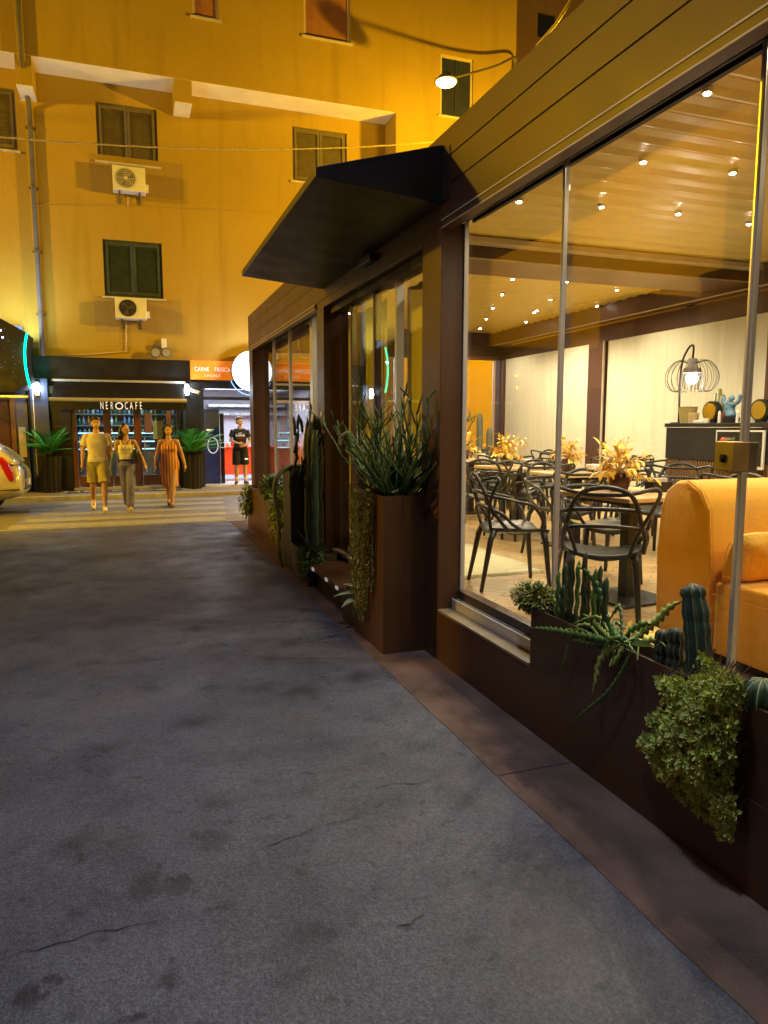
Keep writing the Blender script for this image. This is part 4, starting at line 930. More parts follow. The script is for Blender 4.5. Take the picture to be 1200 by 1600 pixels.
zs=.835
sp=[(syb-.41,zf+.05),(syb-.41,zs-.01),(syb-.5,zs),(2.0,zs+.01),(1.92,zs-.01),(1.88,zs-.06),(1.88,zf+.05)]
softprism(sp,sx0+.0,sx1,.025).build('seat',M['sofa'],SF,smooth=False,bev=.03)
box(sx0+.05,sx1-.05,1.95,syb-.05,zf,zf+.055).build('plinth',M['slot'],SF)
MB().tube([(sx0+.02,syb-.405,zs+.0),(sx1-.02,syb-.405,zs+.0)],.004,5).tube([(sx0-.002,syb-.42,zs-.07),(sx0-.002,1.9,zs-.07)],.004,5).tube([(sx0-.001,p[0],p[1]) for p in prof[5:9]]+[(sx0-.001,syb-.395,zf+.1)],.004,5).build('seam_piping',M['sofa'],SF)
pl=MB(); 
def cushion(c,L,H,T,tilt):
    m_=MB(); n=14; vs=[]; 
    for s_ in (1,-1):
        for j in range(n+1):
            for i in range(n+1):
                u,w=i/n*2-1,j/n*2-1; b=max(0,(1-u**4)*(1-w**4))**.55; x=u*L/2*(1-.05*w*w); z=w*H/2*(1-.05*u*u); y=s_*T/2*b+.006*math.sin(u*9+w*5)*b
                vs.append(V(c)+Matrix.Rotation(tilt,3,'X')@V((x,y,z)))
    K=(n+1)**2; fs=[]
    for j in range(n):
        for i in range(n):
            a=j*(n+1)+i; fs+=[(a,a+1,a+n+2,a+n+1),(K+a,K+a+n+1,K+a+n+2,K+a+1)]
    m_.add(vs,fs); return m_
pc=tag(cushion((at(1196,880,Y=2.66).x,2.66,zs+.125),.5,.26,.15,R(18)).build('pillow',M['pillow'],smooth=True),'orange linen pillow lying on the orange sofa seat','pillow')
# ---------------- counter with lamp and vinyl things ----------------
KT=thing('bar_counter','dark topped bar counter with walnut slatted front before the curtains','counter',(5.6,4.5,ZFL))
kx,ky=5.35,at(1037,690,X=5.35).y; ztop=at(1100,661,X=kx).z
box(kx,kx+.7,1.6,ky,ztop-.04,ztop).build('counter_top',M['black'],KT,bev=.004)
for a,b in ((ky-1.02,ky-.01),(ky-2.1,ky-1.03),(1.62,ky-2.11)): box(kx+.02,kx+.06,a,b,1.27,ztop-.045).build('upper_panel',mat('charcoal_panel',(.014,.015,.018),.5),KT)
m_=MB(); y=1.65
while y<ky-.02: m_.box(kx+.03,kx+.055,y,y+.022,ZFL+.05,1.265); y+=.036
m_.build('slatted_front',M['slats'],KT); box(kx+.056,kx+.66,1.6,ky-.01,ZFL,1.268).build('carcass',M['black'],KT)
def wire_lamp():
    c=at(1081,590,X=5.62); g=thing('cage_lamp','lit wire cage lamp on a thin stem standing on the bar counter','lamp',(c.x,c.y,ztop))
    w=MB(); n=22; rr=.31
    for k in range(n):
        a=2*math.pi*k/n; d=V((math.cos(a),math.sin(a),0)); b=V((c.x,c.y,c.z)); w.tube(bez([b+d*.05+V((0,0,.15)),b+d*.15+V((0,0,.175)),b+d*.24+V((0,0,.09)),b+d*.265+V((0,0,-.02)),b+d*.22+V((0,0,-.12)),b+d*.15+V((0,0,-.145)),b+d*.12+V((0,0,-.1)),b+d*.11+V((0,0,.0)),b+d*.08+V((0,0,.1))]),.0026,5)
    w.build('wire_cage',M['black'],g)
    MB().lathe([(.045,c.z+.2),(.05,c.z+.12),(.1,c.z+.05),(.095,c.z+.05),(.04,c.z+.11)],(c.x,c.y,0),20).build('socket_cone',mat('grey_cone',(.3,.27,.27),.5),g,smooth=True)
    MB().ball((c.x,c.y,c.z-.01),.06,16,10).build('bulb',emis('lamp_bulb',(1,.9,.75),45),g,smooth=True)
    s=V((c.x-.02,c.y+.14,0))
    MB().tube(bez([(s.x,s.y,ztop+.01),(s.x,s.y,c.z+.1),(c.x,c.y+.08,c.z+.3),(c.x,c.y,c.z+.33),(c.x,c.y,c.z+.2)]),.011,8).build('stem',M['black'],g,smooth=True)
    MB().lathe([(.09,ztop),(.09,ztop+.012)],(s.x,s.y,0),20).build('foot',M['black'],g)
    light('POINT',(c.x,c.y,c.z-.09),16,(1,.85,.62),.06,name='cage_lamp_light')
wire_lamp()
def on_counter(px,py): p=at(px,py,X=5.5); return p
olive=mat('olive_glass',(.35,.3,.12),.2); terra=mat('terracotta',(.4,.12,.05),.7); brass=mat('brass',(.6,.45,.15),.25,1)
p=on_counter(1074,660); tag(MB().lathe([(.075,ztop+.001),(.095,ztop+.16),(.1,ztop+.17),(.088,ztop+.165),(.07,ztop+.02)],(5.5,p.y+.0,0),20).build('pot',olive,smooth=False),'olive glass pot under the wire cage lamp','pot')
p=on_counter(1089,660); tag(MB().lathe([(.05,ztop+.001),(.055,ztop+.1),(.05,ztop+.105)],(5.45,p.y,0),16).build('candle_jar',mat('beige_jar',(.5,.36,.2),.4)),'small beige candle jar right of the olive pot','jar')
p=on_counter(1098,660); g=thing('potted_cactus','small pale ribbed cactus in a terracotta pot behind the cage lamp','cactus',(5.7,p.y,ztop))
MB().lathe([(.05,ztop+.001),(.07,ztop+.13),(.06,ztop+.13)],(5.7,p.y,0),16).build('pot',terra,g)
m_=MB(); cm=mat('pale_cactus',(.2,.2,.08),.6)
for dx,dz,hh in ((0,0,.22),(-.04,.03,.16),(.045,.02,.18)):
    m_.tube([(5.7,p.y+dx*.5,ztop+.12),(5.7,p.y+dx,ztop+.16),(5.7,p.y+dx,ztop+.13+hh)],[.02,.03,.018],8)
m_.build('cactus_stems',cm,g,smooth=True)
for px,lb in ((1119,'round brass clock standing on the counter left of the blue figure'),(1196,'round brass clock standing on the counter at the right edge')):
    p=on_counter(px,645); g=thing('brass_clock',lb,'clock',(5.45,p.y,ztop))
    MB().lathe([(.1,-.03),(.1,.03),(.085,.034)],(5.45,p.y,ztop+.115),28,'x').build('clock_case',M['black'],g); MB().lathe([(.082,-.04),(.082,-.031)],(5.45,p.y,ztop+.115),28,'x').build('brass_face',brass,g)
    MB().box(5.43,5.47,p.y-.05,p.y+.05,ztop+.001,ztop+.02).build('stand',M['black'],g)
p=on_counter(1142,645); g=thing('blue_figurine','blue ceramic figure with raised arms on the counter','figurine',(5.5,p.y,ztop))
bl=mat('blue_glaze',(.12,.25,.4),.3,var=.4,scale=20); y_=p.y
MB().lathe([(.08,ztop+.001),(.085,ztop+.05),(.03,ztop+.08)],(5.5,y_,0),14).build('base',M['black'],g)
MB().tube(bez([(5.5,y_,ztop+.06),(5.5,y_+.02,ztop+.14),(5.5,y_,ztop+.2)]),.05,10).tube(bez([(5.5,y_+.04,ztop+.17),(5.5,y_+.09,ztop+.2),(5.5,y_+.1,ztop+.26)]),.018,8).tube(bez([(5.5,y_-.03,ztop+.18),(5.5,y_-.08,ztop+.2),(5.5,y_-.11,ztop+.27)]),.018,8).ball((5.5,y_,ztop+.24),.03).build('figure',bl,g,smooth=True)
for k,(dy,lb) in enumerate(((.06,'left cream candle beside the blue ceramic figure'),(-.16,'right cream candle beside the blue ceramic figure'))):
    tag(MB().lathe([(.014,ztop+.001),(.014,ztop+.1),(.004,ztop+.12)],(5.42,y_+dy,0),10).build('candle',M['white']),lb,'candle')
p=on_counter(1180,645); g=thing('aquarium_case','pale glass case with blue lid at the right end of the counter','case',(5.6,p.y-.3,ztop))
MB().box(5.55,5.85,p.y-.9,p.y+.08,ztop+.001,ztop+.17).build('case',mat('pale_blue_case',(.4,.5,.5),.3),g); MB().box(5.6,5.8,p.y-.9,p.y-.08,ztop+.172,ztop+.26).build('blue_box',mat('blue_box',(.02,.08,.3),.5),g)
p=on_counter(1104,661); tag(MB().box(5.38,5.48,p.y-.06,p.y+.06,ztop+.001,ztop+.03).box(5.39,5.44,p.y-.12,p.y-.07,ztop+.001,ztop+.045).build('small_dishes',M['white'],bev=.006),'little white dishes on the front edge of the counter','dishes')
# framed menu poster fixed to the counter front
a=at(1123,672,X=kx-.0); b=at(1160,732,X=kx-.0)
ms=thing('menu_stand','white edged black menu poster leaning on the counter front','poster',(kx,a.y-.2,1.2))
y1_,y0_=a.y,b.y-.25; z1_,z0_=a.z,b.z
box(kx-.03,kx-.012,y0_,y1_,z0_,z1_).build('frame',M['white'],ms); box(kx-.036,kx-.031,y0_+.02,y1_-.02,z0_+.03,z1_-.015).build('poster_face',M['black'],ms)
FX=Euler((R(90),0,R(-90)))
tm=M['sandstone']
text('lettering','BUON·UT',(kx-.039,y1_-.16,z1_-.085),FX,.04,tm,ms,.001,.9); text('lettering','AL BANCO',(kx-.039,y1_-.16,z1_-.17),FX,.05,tm,ms,.001,.9)
MB().ball((kx-.034,y1_-.1,z0_+.18),(.012,.07,.11),12,8).build('red_print',mat('red_print',(.6,.04,.02),.5),ms); MB().ball((kx-.034,y1_-.22,z0_+.13),(.012,.06,.07),12,8).build('orange_print',mat('orange_print',(.6,.2,.03),.5),ms)
# door lock box on the mullion
m2=ys[2]; lk=thing('glass_lock_box','square brass and grey lock box clamped on the right glass joint','lock',(XG,m2,1.42))
za,zb_=at(1150,690,X=XG-.02).z,at(1150,736,X=XG-.02).z; yl=at(1121,712,X=XG-.02).y; yr=at(1180,712,X=XG-.02).y
box(XG-.035,XG-.006,m2+.0,yl,zb_,za).build('brass_plate',mat('tarnished_brass_plate',(.45,.36,.06),.35,.6),lk,bev=.003)
box(XG-.045,XG-.006,yr,m2-.004,zb_,za).build('grey_plate',mat('bronze_grey_plate',(.25,.2,.13),.35,.6),lk,bev=.003)
MB().lathe([(.011,-.01),(.011,0)],(XG-.036,(m2+yl)/2,zb_+.05),12,'x').box(XG-.05,XG-.037,(m2+yl)/2-.004,(m2+yl)/2+.004,zb_+.03,zb_+.05).build('key_cylinder',M['black'],lk)
# cactus pots at the far end window
for k,(px,top,lb) in enumerate(((750,645,'tall grey green column cactus against the yellow end window'),(765,668,'shorter column cactus right of the tall one at the end window'))):
    a=at(px,top,Y=11.7); g=thing('column_cactus',lb,'cactus',(a.x,11.7,ZFL)); n=10; m_=MB()
    zz=[ZFL+.3,ZFL+.5,a.z-.15,a.z-.04,a.z]; rr_=[.05,.06,.06,.045,.01]
    m_.tube([(a.x,11.7,z) for z in zz],rr_,12); m_.build('cactus_stem',mat('grey_green_cactus',(.13,.15,.1),.7),g,smooth=True)
    MB().lathe([(.1,ZFL),(.14,ZFL+.32),(.12,ZFL+.32)],(a.x,11.7,0),16).build('pot',M['black'],g)
# ================= planters and plants =================
def trough(name,label,x0,x1,y0,y1,h,m='brown',grp=None,z0=0):
    g=thing(name,label,'planter',((x0+x1)/2,(y0+y1)/2,z0),grp); t=.012
    m_=MB().box(x0,x0+t,y0,y1,z0,h).box(x1-t,x1,y0,y1,z0,h).box(x0+t,x1-t,y0,y0+t,z0,h).box(x0+t,x1-t,y1-t,y1,z0,h).box(x0+t,x1-t,y0+t,y1-t,z0,z0+.02)
    m_.build('trough_walls',M[m],g); box(x0+t+.001,x1-t-.001,y0+t+.001,y1-t-.001,h-.12,h-.045).build('soil',M['soil'],g); return g
trough('tall_planter','tall square brown planter on the near side of the entrance',1.617,1.99,4.585,5.0,1.125)
trough('low_planter','low brown planter joined behind the tall planter at the entrance step',1.617,1.99,5.004,5.62,.27)
trough('low_planter','low dark planter with fern at the far side of the entrance step',1.62,1.925,6.87,7.64,.33,'brown_dk')
trough('tall_planter','tall square black planter on the far side of the entrance',1.62,1.925,7.65,8.05,1.17,'black')
trough('long_planter','long brown planter along the far glazed bay',1.75,1.925,8.1,11.6,.66)
trough('long_planter','long brown planter in front of the near glazing, full of cacti',1.932,2.068,-1.1,3.155,.668,z0=.3462)
ST=thing('entrance_step','brown entrance step with small white light strips on its edge','step',(1.8,6.2,0))
box(1.62,2.045,5.63,6.86,.2,.25).build('tread',M['brown'],ST,bev=.004); box(1.7,2.045,5.64,6.85,0,.198).build('riser',M['slot'],ST)
for y in (5.75,6.1,6.6): box(1.612,1.6195,y,y+.07,.212,.24).build('light_strip',emis('step_light_%d'%int(y*10),(1,.95,.9),.3),ST)
G={'dark':mat('dark_green_leaf',(.03,.07,.02),.45,var=.4,scale=12),'mid':mat('mid_green_leaf',(.09,.19,.035),.45,var=.4,scale=12),
   'lime':mat('lime_leaf',(.28,.32,.05),.45,var=.3,scale=12),'cact':mat('cactus_green',(.045,.095,.03),.5,var=.3,scale=9),
   'cact2':mat('cactus_dark',(.028,.05,.025),.55,var=.3,scale=9),'pale':mat('pale_edge',(.55,.6,.3),.5,var=.1),'stick':mat('stick_green',(.08,.14,.03),.45,var=.4,scale=14),
   'olive':mat('olive_trail',(.42,.42,.05),.5,var=.4,scale=14),'rib':mat('rib_edge',(.2,.2,.12),.6),'arm':mat('pale_cactus_arm',(.2,.2,.09),.55,var=.3,scale=8),
   'brownstem':mat('dry_stem',(.1,.06,.03),.7),'cact3':mat('cactus_green_b',(.04,.065,.018),.6,var=.3,scale=9)}
def ribbed(m_,pts,rad,ribs=9,depth=.16,n=None,rot=0):
    pts=[V(p) for p in pts]; n=n or ribs*4; vs=[]; k=len(pts)
    for i,p in enumerate(pts):
        t=(pts[min(i+1,k-1)]-pts[max(i-1,0)]).normalized(); a=t.cross(V((0,1,.01))).normalized(); b=t.cross(a)
        for j in range(n):
            w=2*math.pi*j/n+rot; r=rad[i]*(1-depth*(1-abs(math.cos(ribs*w/2))**.8)*2*.5-depth*.3); vs.append(p+a*math.cos(w)*r+b*math.sin(w)*r)
    m_.add(vs,[(i*n+j,i*n+(j+1)%n,(i+1)*n+(j+1)%n,(i+1)*n+j) for i in range(k-1) for j in range(n)]+[tuple(range(n))[::-1],tuple((k-1)*n+j for j in range(n))])
    return vs,n,k
def rib_lines(m_,pts,rad,ribs,q,rot=0,r=.0022):
    pts=[V(p) for p in pts]; k=len(pts)
    for s_ in range(ribs):
        w=2*math.pi*s_/ribs+rot; L=[]
        for i,p in enumerate(pts):
            t=(pts[min(i+1,k-1)]-pts[max(i-1,0)]).normalized(); a=t.cross(V((0,1,.01))).normalized(); b=t.cross(a); L.append(p+(a*math.cos(w)+b*math.sin(w))*rad[i]*.96)
        m_.tube(L,r,4)
def col_cactus(g,x,y,z0,h,r,ribs=9,seed=0,mm='cact',lean=(0,0),wav=.03,name='cactus_stem',lines=True):
    q=random.Random(seed); N=16; pts=[];rad=[]
    for i in range(N+1):
        t=i/N; pts.append((x+lean[0]*t+.004*math.sin(i*1.3),y+lean[1]*t,z0+h*t)); rr=r*(.86+.14*min(1,t*3))*(1+wav*math.sin(i*2.1+seed)); 
        if t>.85: rr*=math.sqrt(max(.02,1-((t-.85)/.155)**2))
        rad.append(rr)
    m_=MB(); ribbed(m_,pts,rad,ribs); o=m_.build(name,G[mm],g,smooth=True)
    if lines:
        e=MB(); rib_lines(e,pts,rad,ribs,q,r=.0012 if r<.03 else .0016); e.build('spine_ridge',G['rib'],o)
    return o
# -- tall planter: bushy stick plant
def sticks(name,label,cx,cy,z0,seed,n,spread,H,r=.008,mm=('stick','dark'),cat='plant'):
    q=random.Random(seed); g=thing(name,label,cat,(cx,cy,z0)); a_=MB(); 
    def grow(p,d,L,r,lv):
        P=[p]; dd_=d
        for i in range(5):
            dd_=(dd_+V((q.uniform(-.16,.16),q.uniform(-.16,.16),q.uniform(-.02,.14)))).normalized(); P.append(P[-1]+dd_*L/5)
        a_.cur=0 if q.random()<.65 else 1
        a_.tube(P,[r,r*1.1,r*1.1,r,r*.85,r*.45],6,flat=.7)
        if lv>0:
            for k in range(q.choice((1,2,2,3))):
                i=q.choice((2,3,4,5)); b=(dd_+V((q.uniform(-.9,.9),q.uniform(-.9,.9),q.uniform(-.1,.6)))).normalized(); grow(P[i],b,L*q.uniform(.35,.6),r*.8,lv-1)
    for k in range(n):
        a=q.uniform(0,6.28); s_=q.uniform(.15,1); d=V((math.cos(a)*spread*s_,math.sin(a)*spread*s_,1)).normalized()
        grow(V((cx+q.uniform(-.09,.09),cy+q.uniform(-.1,.1),z0)),d,H*q.uniform(.5,.95),r*q.uniform(.7,1.5),2)
    a_.build('stems',[G[mm[0]],G[mm[1]]],g,smooth=True); return g
g=sticks('stick_euphorbia','big bushy dark green stick plant in the tall brown planter',1.80,4.8,1.07,11,60,1.9,.66,.0085)
m_=MB(); q=random.Random(5)
for k in range(26):
    a=q.uniform(0,6.28); el=q.uniform(.5,1.3); d=V((math.cos(a)*math.cos(el),math.sin(a)*math.cos(el),math.sin(el)))
    m_.leaf(V((1.8+q.uniform(-.07,.07),4.8+q.uniform(-.08,.08),1.08)),d,V((0,0,1)),q.uniform(.25,.5),.045,.2,5)
m_.build('strap_leaves',G['dark'],g,smooth=True)
m_=MB()
for pts in ([(612,770),(622,768),(628,776),(630,790)],[(660,768),(674,764),(680,771),(686,769)],[(545,676),(538,678),(532,684),(531,696)],[(640,752),(655,742),(668,735),(672,728)]):
    P=[at(*p,Y=4.66) for p in pts]; m_.tube(bez(P),.011,8)
m_.build('pale_tips',G['arm'],g,smooth=True)
# -- trailing strings
def trailing(name,label,x0,x1,y0,y1,ztop,zlo,n,seed,mats=('olive','dark'),leafL=.022,cat='trailing plant',face=-1):
    q=random.Random(seed); g=thing(name,label,cat,((x0+x1)/2,(y0+y1)/2,ztop)); s_=MB(); l_=MB()
    for k in range(n):
        t=q.random(); y=y0+(y1-y0)*t; x=x0+(x1-x0)*q.random(); zl=zlo(t)+q.random()**2*.5 if callable(zlo) else zlo+q.uniform(0,.25)
        P=[V((x1+.05,y,ztop+.01)),V((x,y,ztop+.02))]; z=ztop; xx=x
        while z>zl:
            z-=.05; P.append(V((xx+q.uniform(-.006,.006),y+q.uniform(-.008,.008),z)))
        s_.tube(P,.0022,4)
        for i in range(1,len(P)-1):
            for h in range(5):
                p=P[i].lerp(P[i+1],h/5); d=V((q.uniform(-1,.3),q.uniform(-1,1),q.uniform(-.7,.3))).normalized(); l_.cur=0 if q.random()<.65 else 1
                l_.leaf(p,d,V((0,0,1)),leafL*q.uniform(.7,1.3),leafL*.55,.2,1)
    s_.build('strands',G['brownstem'],g); l_.build('leaves',[G[mats[0]],G[mats[1]]],g); return g
trailing('string_plant','dense curtain of trailing green strands hanging down the side of the tall brown planter',1.555,1.612,4.72,5.22,1.11,lambda t:.16+.55*max(0,.35-t)*2,105,3)
# agave leaf in the low planter
g=thing('agave','broad pale edged agave leaves in the low planter beneath the trailing strands','agave',(1.75,5.25,.25)); m_=MB(); e_=MB()
for a,L,el in ((2.9,.27,.5),(3.4,.25,.3),(2.4,.24,.8),(1.6,.22,.7),(4.2,.2,.6),(.5,.2,.8)):
    d=V((math.cos(a)*math.cos(el),math.sin(a)*math.cos(el),math.sin(el))); m_.leaf((1.76,5.3,.24),d,V((0,0,1)),L,.12,.5,6,.3)
m_.build('leaves',mat('agave_grey_green',(.2,.27,.17),.5,var=.2,scale=8),g,smooth=True)
# -- far side of the entrance: columns, curved arm, spiky rosette, fern
g=thing('column_cactus_group','clump of tall dark column cacti in the dark low planter','cactus',(1.8,7.3,.3)); q=random.Random(9)
for k,(px,top) in enumerate(((470,668),(479,648),(484,660),(492,676),(498,690),(505,672),(510,684),(474,690),(488,700),(502,712))):
    c=at(px,top,X=1.78+.1*math.sin(k*2)); col_cactus(g,c.x,min(7.55,max(6.95,c.y)),.29,at(px,top,Y=min(7.55,max(6.95,c.y))).z-.29,.028+.006*(k%3),7,k,'cact2',lines=k%2==0)
m_=MB()
for k in range(46):
    p=at(q.uniform(460,512),q.uniform(662,745),Y=7.25); d=V((q.uniform(-.3,.3),q.uniform(-.3,.3),1)).normalized(); m_.tube([p-d*.03,p+d*.05,p+d*.11],[.012,.015,.005],6)
m_.build('side_shoots',G['cact2'],g,smooth=True)
sp=thing('flower_spike','thin dark flower spike rising above the column cacti','plant',(1.8,7.3,.3)); P=[at(*p,Y=7.25) for p in ((484,700),(484,660),(486,636),(484,628))]
MB().tube([V((P[0].x,7.25,.3))]+P,[.006,.006,.006,.012,.003],6).build('stem',G['cact2'],sp)
g=thing('curved_cactus','long pale cactus arm arching over the black planter down toward the pavement','cactus',tuple(at(476,732,Y=7.8)))
P=[at(*p,Y=yy) for p,yy in (((478,735),7.8),((470,728),7.78),((456,729),7.72),((441,736),7.66),((431,752),7.6),((430,775),7.6),((434,800),7.6),((436,825),7.6),((435,850),7.6),((437,870),7.6),((442,886),7.6))]
P=bez(P); k=len(P); m_=MB(); m_.tube(P,[.034*(1-.45*i/k)*(1+.06*math.sin(i)) for i in range(k)],10); m_.build('main_arm',G['arm'],g,smooth=True)
P=bez([at(*p,Y=7.66) for p in ((462,731),(455,742),(452,758),(454,772))]); MB().tube(P,[.03*(1-.7*i/len(P)) for i in range(len(P))],10).build('side_arm',G['arm'],g,smooth=True)
P=bez([at(*p,Y=7.66) for p in ((474,732),(480,742),(483,758),(481,780))]); MB().tube(P,[.026*(1-.7*i/len(P)) for i in range(len(P))],10).build('side_arm',G['arm'],g,smooth=True)
g=thing('spiky_rosette','spiky rosette of thin pale tipped leaves below the black planter','plant',(1.72,7.1,.33)); m_=MB(); q=random.Random(4)
for k in range(44):
    a=q.uniform(0,6.28); el=q.uniform(0,1.3); d=V((math.cos(a)*math.cos(el),math.sin(a)*math.cos(el),math.sin(el))); m_.cur=k%3==0; m_.leaf((1.68,6.98,.34),d,V((0,0,1)),q.uniform(.2,.34),.016,.35,5,.3)
m_.build('leaves',[G['cact'],G['rib']],g)
def bush(name,label,c,rad,n,mats,L,W,seed,cat='plant',flat=1,hang=0,stems=True):
    q=random.Random(seed); g=thing(name,label,cat,tuple(c)); m_=MB(); s_=MB()
    for k in range(n):
        d=V((q.gauss(0,1),q.gauss(0,1),q.gauss(0,1)*flat)).normalized(); p=V(c)+V((d.x*rad[0],d.y*rad[1],d.z*rad[2]))*q.random()**.4
        if hang: p.z-=hang*q.random()**2*(1 if d.x<0 else .2)
        dl=(d+V((q.uniform(-.6,.6),q.uniform(-.6,.6),q.uniform(-.5,.6)))).normalized(); m_.cur=int(q.random()<.4); m_.leaf(p,dl,V((0,0,1)),L*q.uniform(.6,1.3),W,.3,2)
        if stems and k%9==0: s_.tube([V(c)+V((d.x*.1*rad[0],d.y*.2*rad[1],-rad[2]*.8)),p.lerp(V(c),.4),p],.0022,4)
    if stems: s_.build('twigs',G['brownstem'],g)
    m_.build('leaves',[G[mats[0]],G[mats[1]]],g); return g
c=at(470,868,X=1.66); bush('fern_bush','dark green feathery bush spilling over the low planter at the entrance step',(1.66,6.97,.28),(.14,.24,.13),1500,('dark','mid'),.05,.014,21,flat=.8,hang=.14)
c=at(420,775,X=1.72); bush('leafy_bush','dark leafy bush at the far long planter behind the curved cactus',(1.78,9.5,.78),(.16,.5,.16),900,('dark','mid'),.06,.035,22)
bush('trailing_shrub','yellow green shrub trailing over the far long planter beside the curved cactus',(1.70,8.75,.62),(.12,.42,.2),1300,('lime','mid'),.045,.025,23,hang=.35)
c=at(385,782,X=1.75); bush('end_bush','small light green bush at the street end of the far planter',tuple(at(386,780,Y=11.3)),(.12,.25,.22),500,('lime','mid'),.06,.035,24,hang=.1)
# -- near planter
Xp=2.0
c=at(838,962,X=Xp); bush('succulent_bush','low bushy succulent at the left end of the near planter',(1.99,c.y,.70),(.1,.17,.07),1500,('dark','olive'),.028,.014,31,flat=.9)
m_=MB(); 
g=thing('cactus_cluster','clump of small green column cacti by the left glass joint in the near planter','cactus',tuple(at(905,960,X=Xp)))
for k,(px,top,bot) in enumerate(((872,892,965),(882,880,965),(893,868,965),(903,876,968),(914,862,968),(918,900,970),(929,889,972),(937,884,972),(946,902,974),(890,905,968),(878,915,968))):
    xx=2.0+.03*math.sin(k*3); a=at(px,top,X=xx); z0=.63; col_cactus(g,xx,a.y,z0,a.z-z0,.0118+.002*(k%3),7,k+40,'cact3' if k%3 else 'mid' ,lines=False,lean=(.005,0))
sp_=MB(); q=random.Random(8)
for k in range(260):
    p=at(q.uniform(868,950),q.uniform(880,960),X=1.985); sp_.tube([p,p+V((q.uniform(-.014,.004),q.uniform(-.014,.014),q.uniform(-.004,.014)))],.0006,3)
sp_.build('spines',G['rib'],g)
# fishbone cactus ribbons
def fishbone(m_,pts,w,X,seg=.02,seed=0):
    P=[at(p[0],p[1],X=(1.975 if at(p[0],p[1],X=1.93).z>.70 else 1.905-.01*i_)) for i_,p in enumerate(pts)]; P=bez(P); out=[P[0]]; acc=0
    for a,b in zip(P[:-1],P[1:]):
        n=max(1,int((b-a).length/.006))
        for i in range(1,n+1): out.append(a.lerp(b,i/n))
    k=len(out); vs=[]; L=0
    for i,p in enumerate(out):
        t=(out[min(i+1,k-1)]-out[max(i-1,0)]).normalized(); s_=t.cross(V((-1,.1,.1))).normalized(); nrm=t.cross(s_)
        ph=(L%seg)/seg; ph2=((L+seg/2)%seg)/seg; tp=min(1,4*i/k+.3,3*(k-1-i)/k+.1); z1=(.22+.78*(1-abs(2*ph-1))**.6)*w*tp*1.55; z2=(.22+.78*(1-abs(2*ph2-1))**.6)*w*tp*1.55
        vs+=[p-s_*z1+nrm*.002,p+nrm*.004,p+s_*z2+nrm*.002,p-nrm*.003]
        if i<k-1: L+=(out[i+1]-p).length
    fs=[]
    for i in range(k-1):
        o=4*i
        for j in range(4): fs.append((o+j,o+(j+1)%4,o+4+(j+1)%4,o+4+j))
    m_.add(vs,fs)
g=thing('fishbone_cactus','sprawling zigzag leaved cactus hanging over the near planter edge','cactus',tuple(at(970,1010,X=1.93))); m_=MB()
arms=[([(972,1002),(955,985),(945,960),(935,925),(918,895),(901,884)],.022),([(975,1003),(1000,990),(1025,970),(1045,950),(1066,938)],.018),([(968,1003),(945,1000),(905,992),(865,985),(825,980)],.013),
 ([(970,1006),(950,1015),(935,1035),(930,1060),(925,1085)],.017),([(972,1006),(985,1015),(970,1050),(945,1085),(915,1110),(888,1135)],.008),([(978,1004),(1000,1003),(1025,1000),(1040,1010)],.014),
 ([(960,1004),(920,1004),(895,1000)],.02),([(975,1008),(965,1025),(955,1042)],.012),([(975,1000),(985,985),(1005,975),(1020,975)],.015),([(968,1004),(950,995),(925,970),(905,955)],.012)]
for i,(a,w) in enumerate(arms):
    m_.cur=i%2; k=len(a); fishbone(m_,[(p[0],p[1],1.99-.10*j/(k-1)-.01*(i%3)) for j,p in enumerate(a)],w,1.93,.04,i)
qf=random.Random(12)
for i in range(11):
    bx_,by_=qf.uniform(930,1000),qf.uniform(996,1008); ex_,ey_=bx_+qf.uniform(-75,65),by_+qf.uniform(-35,75); mx_,my_=(bx_+ex_)/2+qf.uniform(-14,14),min(by_,ey_)-qf.uniform(5,22)
    m_.cur=i%2; fishbone(m_,[(bx_,by_),(mx_,my_),(ex_,ey_)],qf.uniform(.007,.012),1.93,.03,i)
m_.build('zigzag_leaves',[G['mid'],mat('yellow_green_cactus',(.3,.38,.08),.45,var=.3,scale=10)],g,smooth=True)
m_=MB()
for k,(b,t_) in enumerate((((972,1004),(935,1000)),((976,1002),(1010,1004)),((968,1004),(945,985)),((980,1006),(955,1040)))):
    p=at(*b,X=1.95); e=at(*t_,X=1.90); m_.leaf(p,e-p,V((-1,0,.5)),(e-p).length,.03,.2,5)
m_.build('strap_leaves',G['mid'],g,smooth=True)
g=thing('big_column_cactus','tall ribbed blue green column cactus with a bulging tip in the near planter','cactus',tuple(at(1088,1040,X=Xp)))
bm_c=mat('blue_green_cactus',(.03,.062,.04),.5,var=.25,scale=14); G['blue']=bm_c
a=at(1081,912,X=Xp); b=at(1093,1045,X=Xp); yb=b.y; H=a.z-.63; N=22; pts=[];rad=[]
for i in range(N+1):
    t=i/N; pts.append((Xp,yb+(a.y-yb)*(.2*t+.8*t*t),.63+H*t)); r=.052*(.95+.05*math.sin(i*1.7)); 
    if t>.8: r=.046
    if t>.84: u=(t-.84)/.16; r=.05*math.sqrt(max(.03,1-(2*u-.9)**2*.85)) if u<1 else .008
    rad.append(r)
m_=MB(); ribbed(m_,pts,rad,9,.2,n=54); o=m_.build('cactus_stem',bm_c,g,smooth=True); e=MB(); rib_lines(e,pts,rad,9,None,r=.0014); e.build('spine_ridge',G['rib'],o)
for px,top,lb,sd in ((1037,984,'left one of two short dark ribbed cacti beside the tall column cactus',1),(1057,981,'right one of two short dark ribbed cacti beside the tall column cactus',2)):
    a=at(px,top,X=Xp); g=thing('short_cactus',lb,'cactus',(Xp,a.y,.63)); col_cactus(g,Xp,a.y,.62,a.z-.62,.031,9,sd,'cact2',wav=.02)
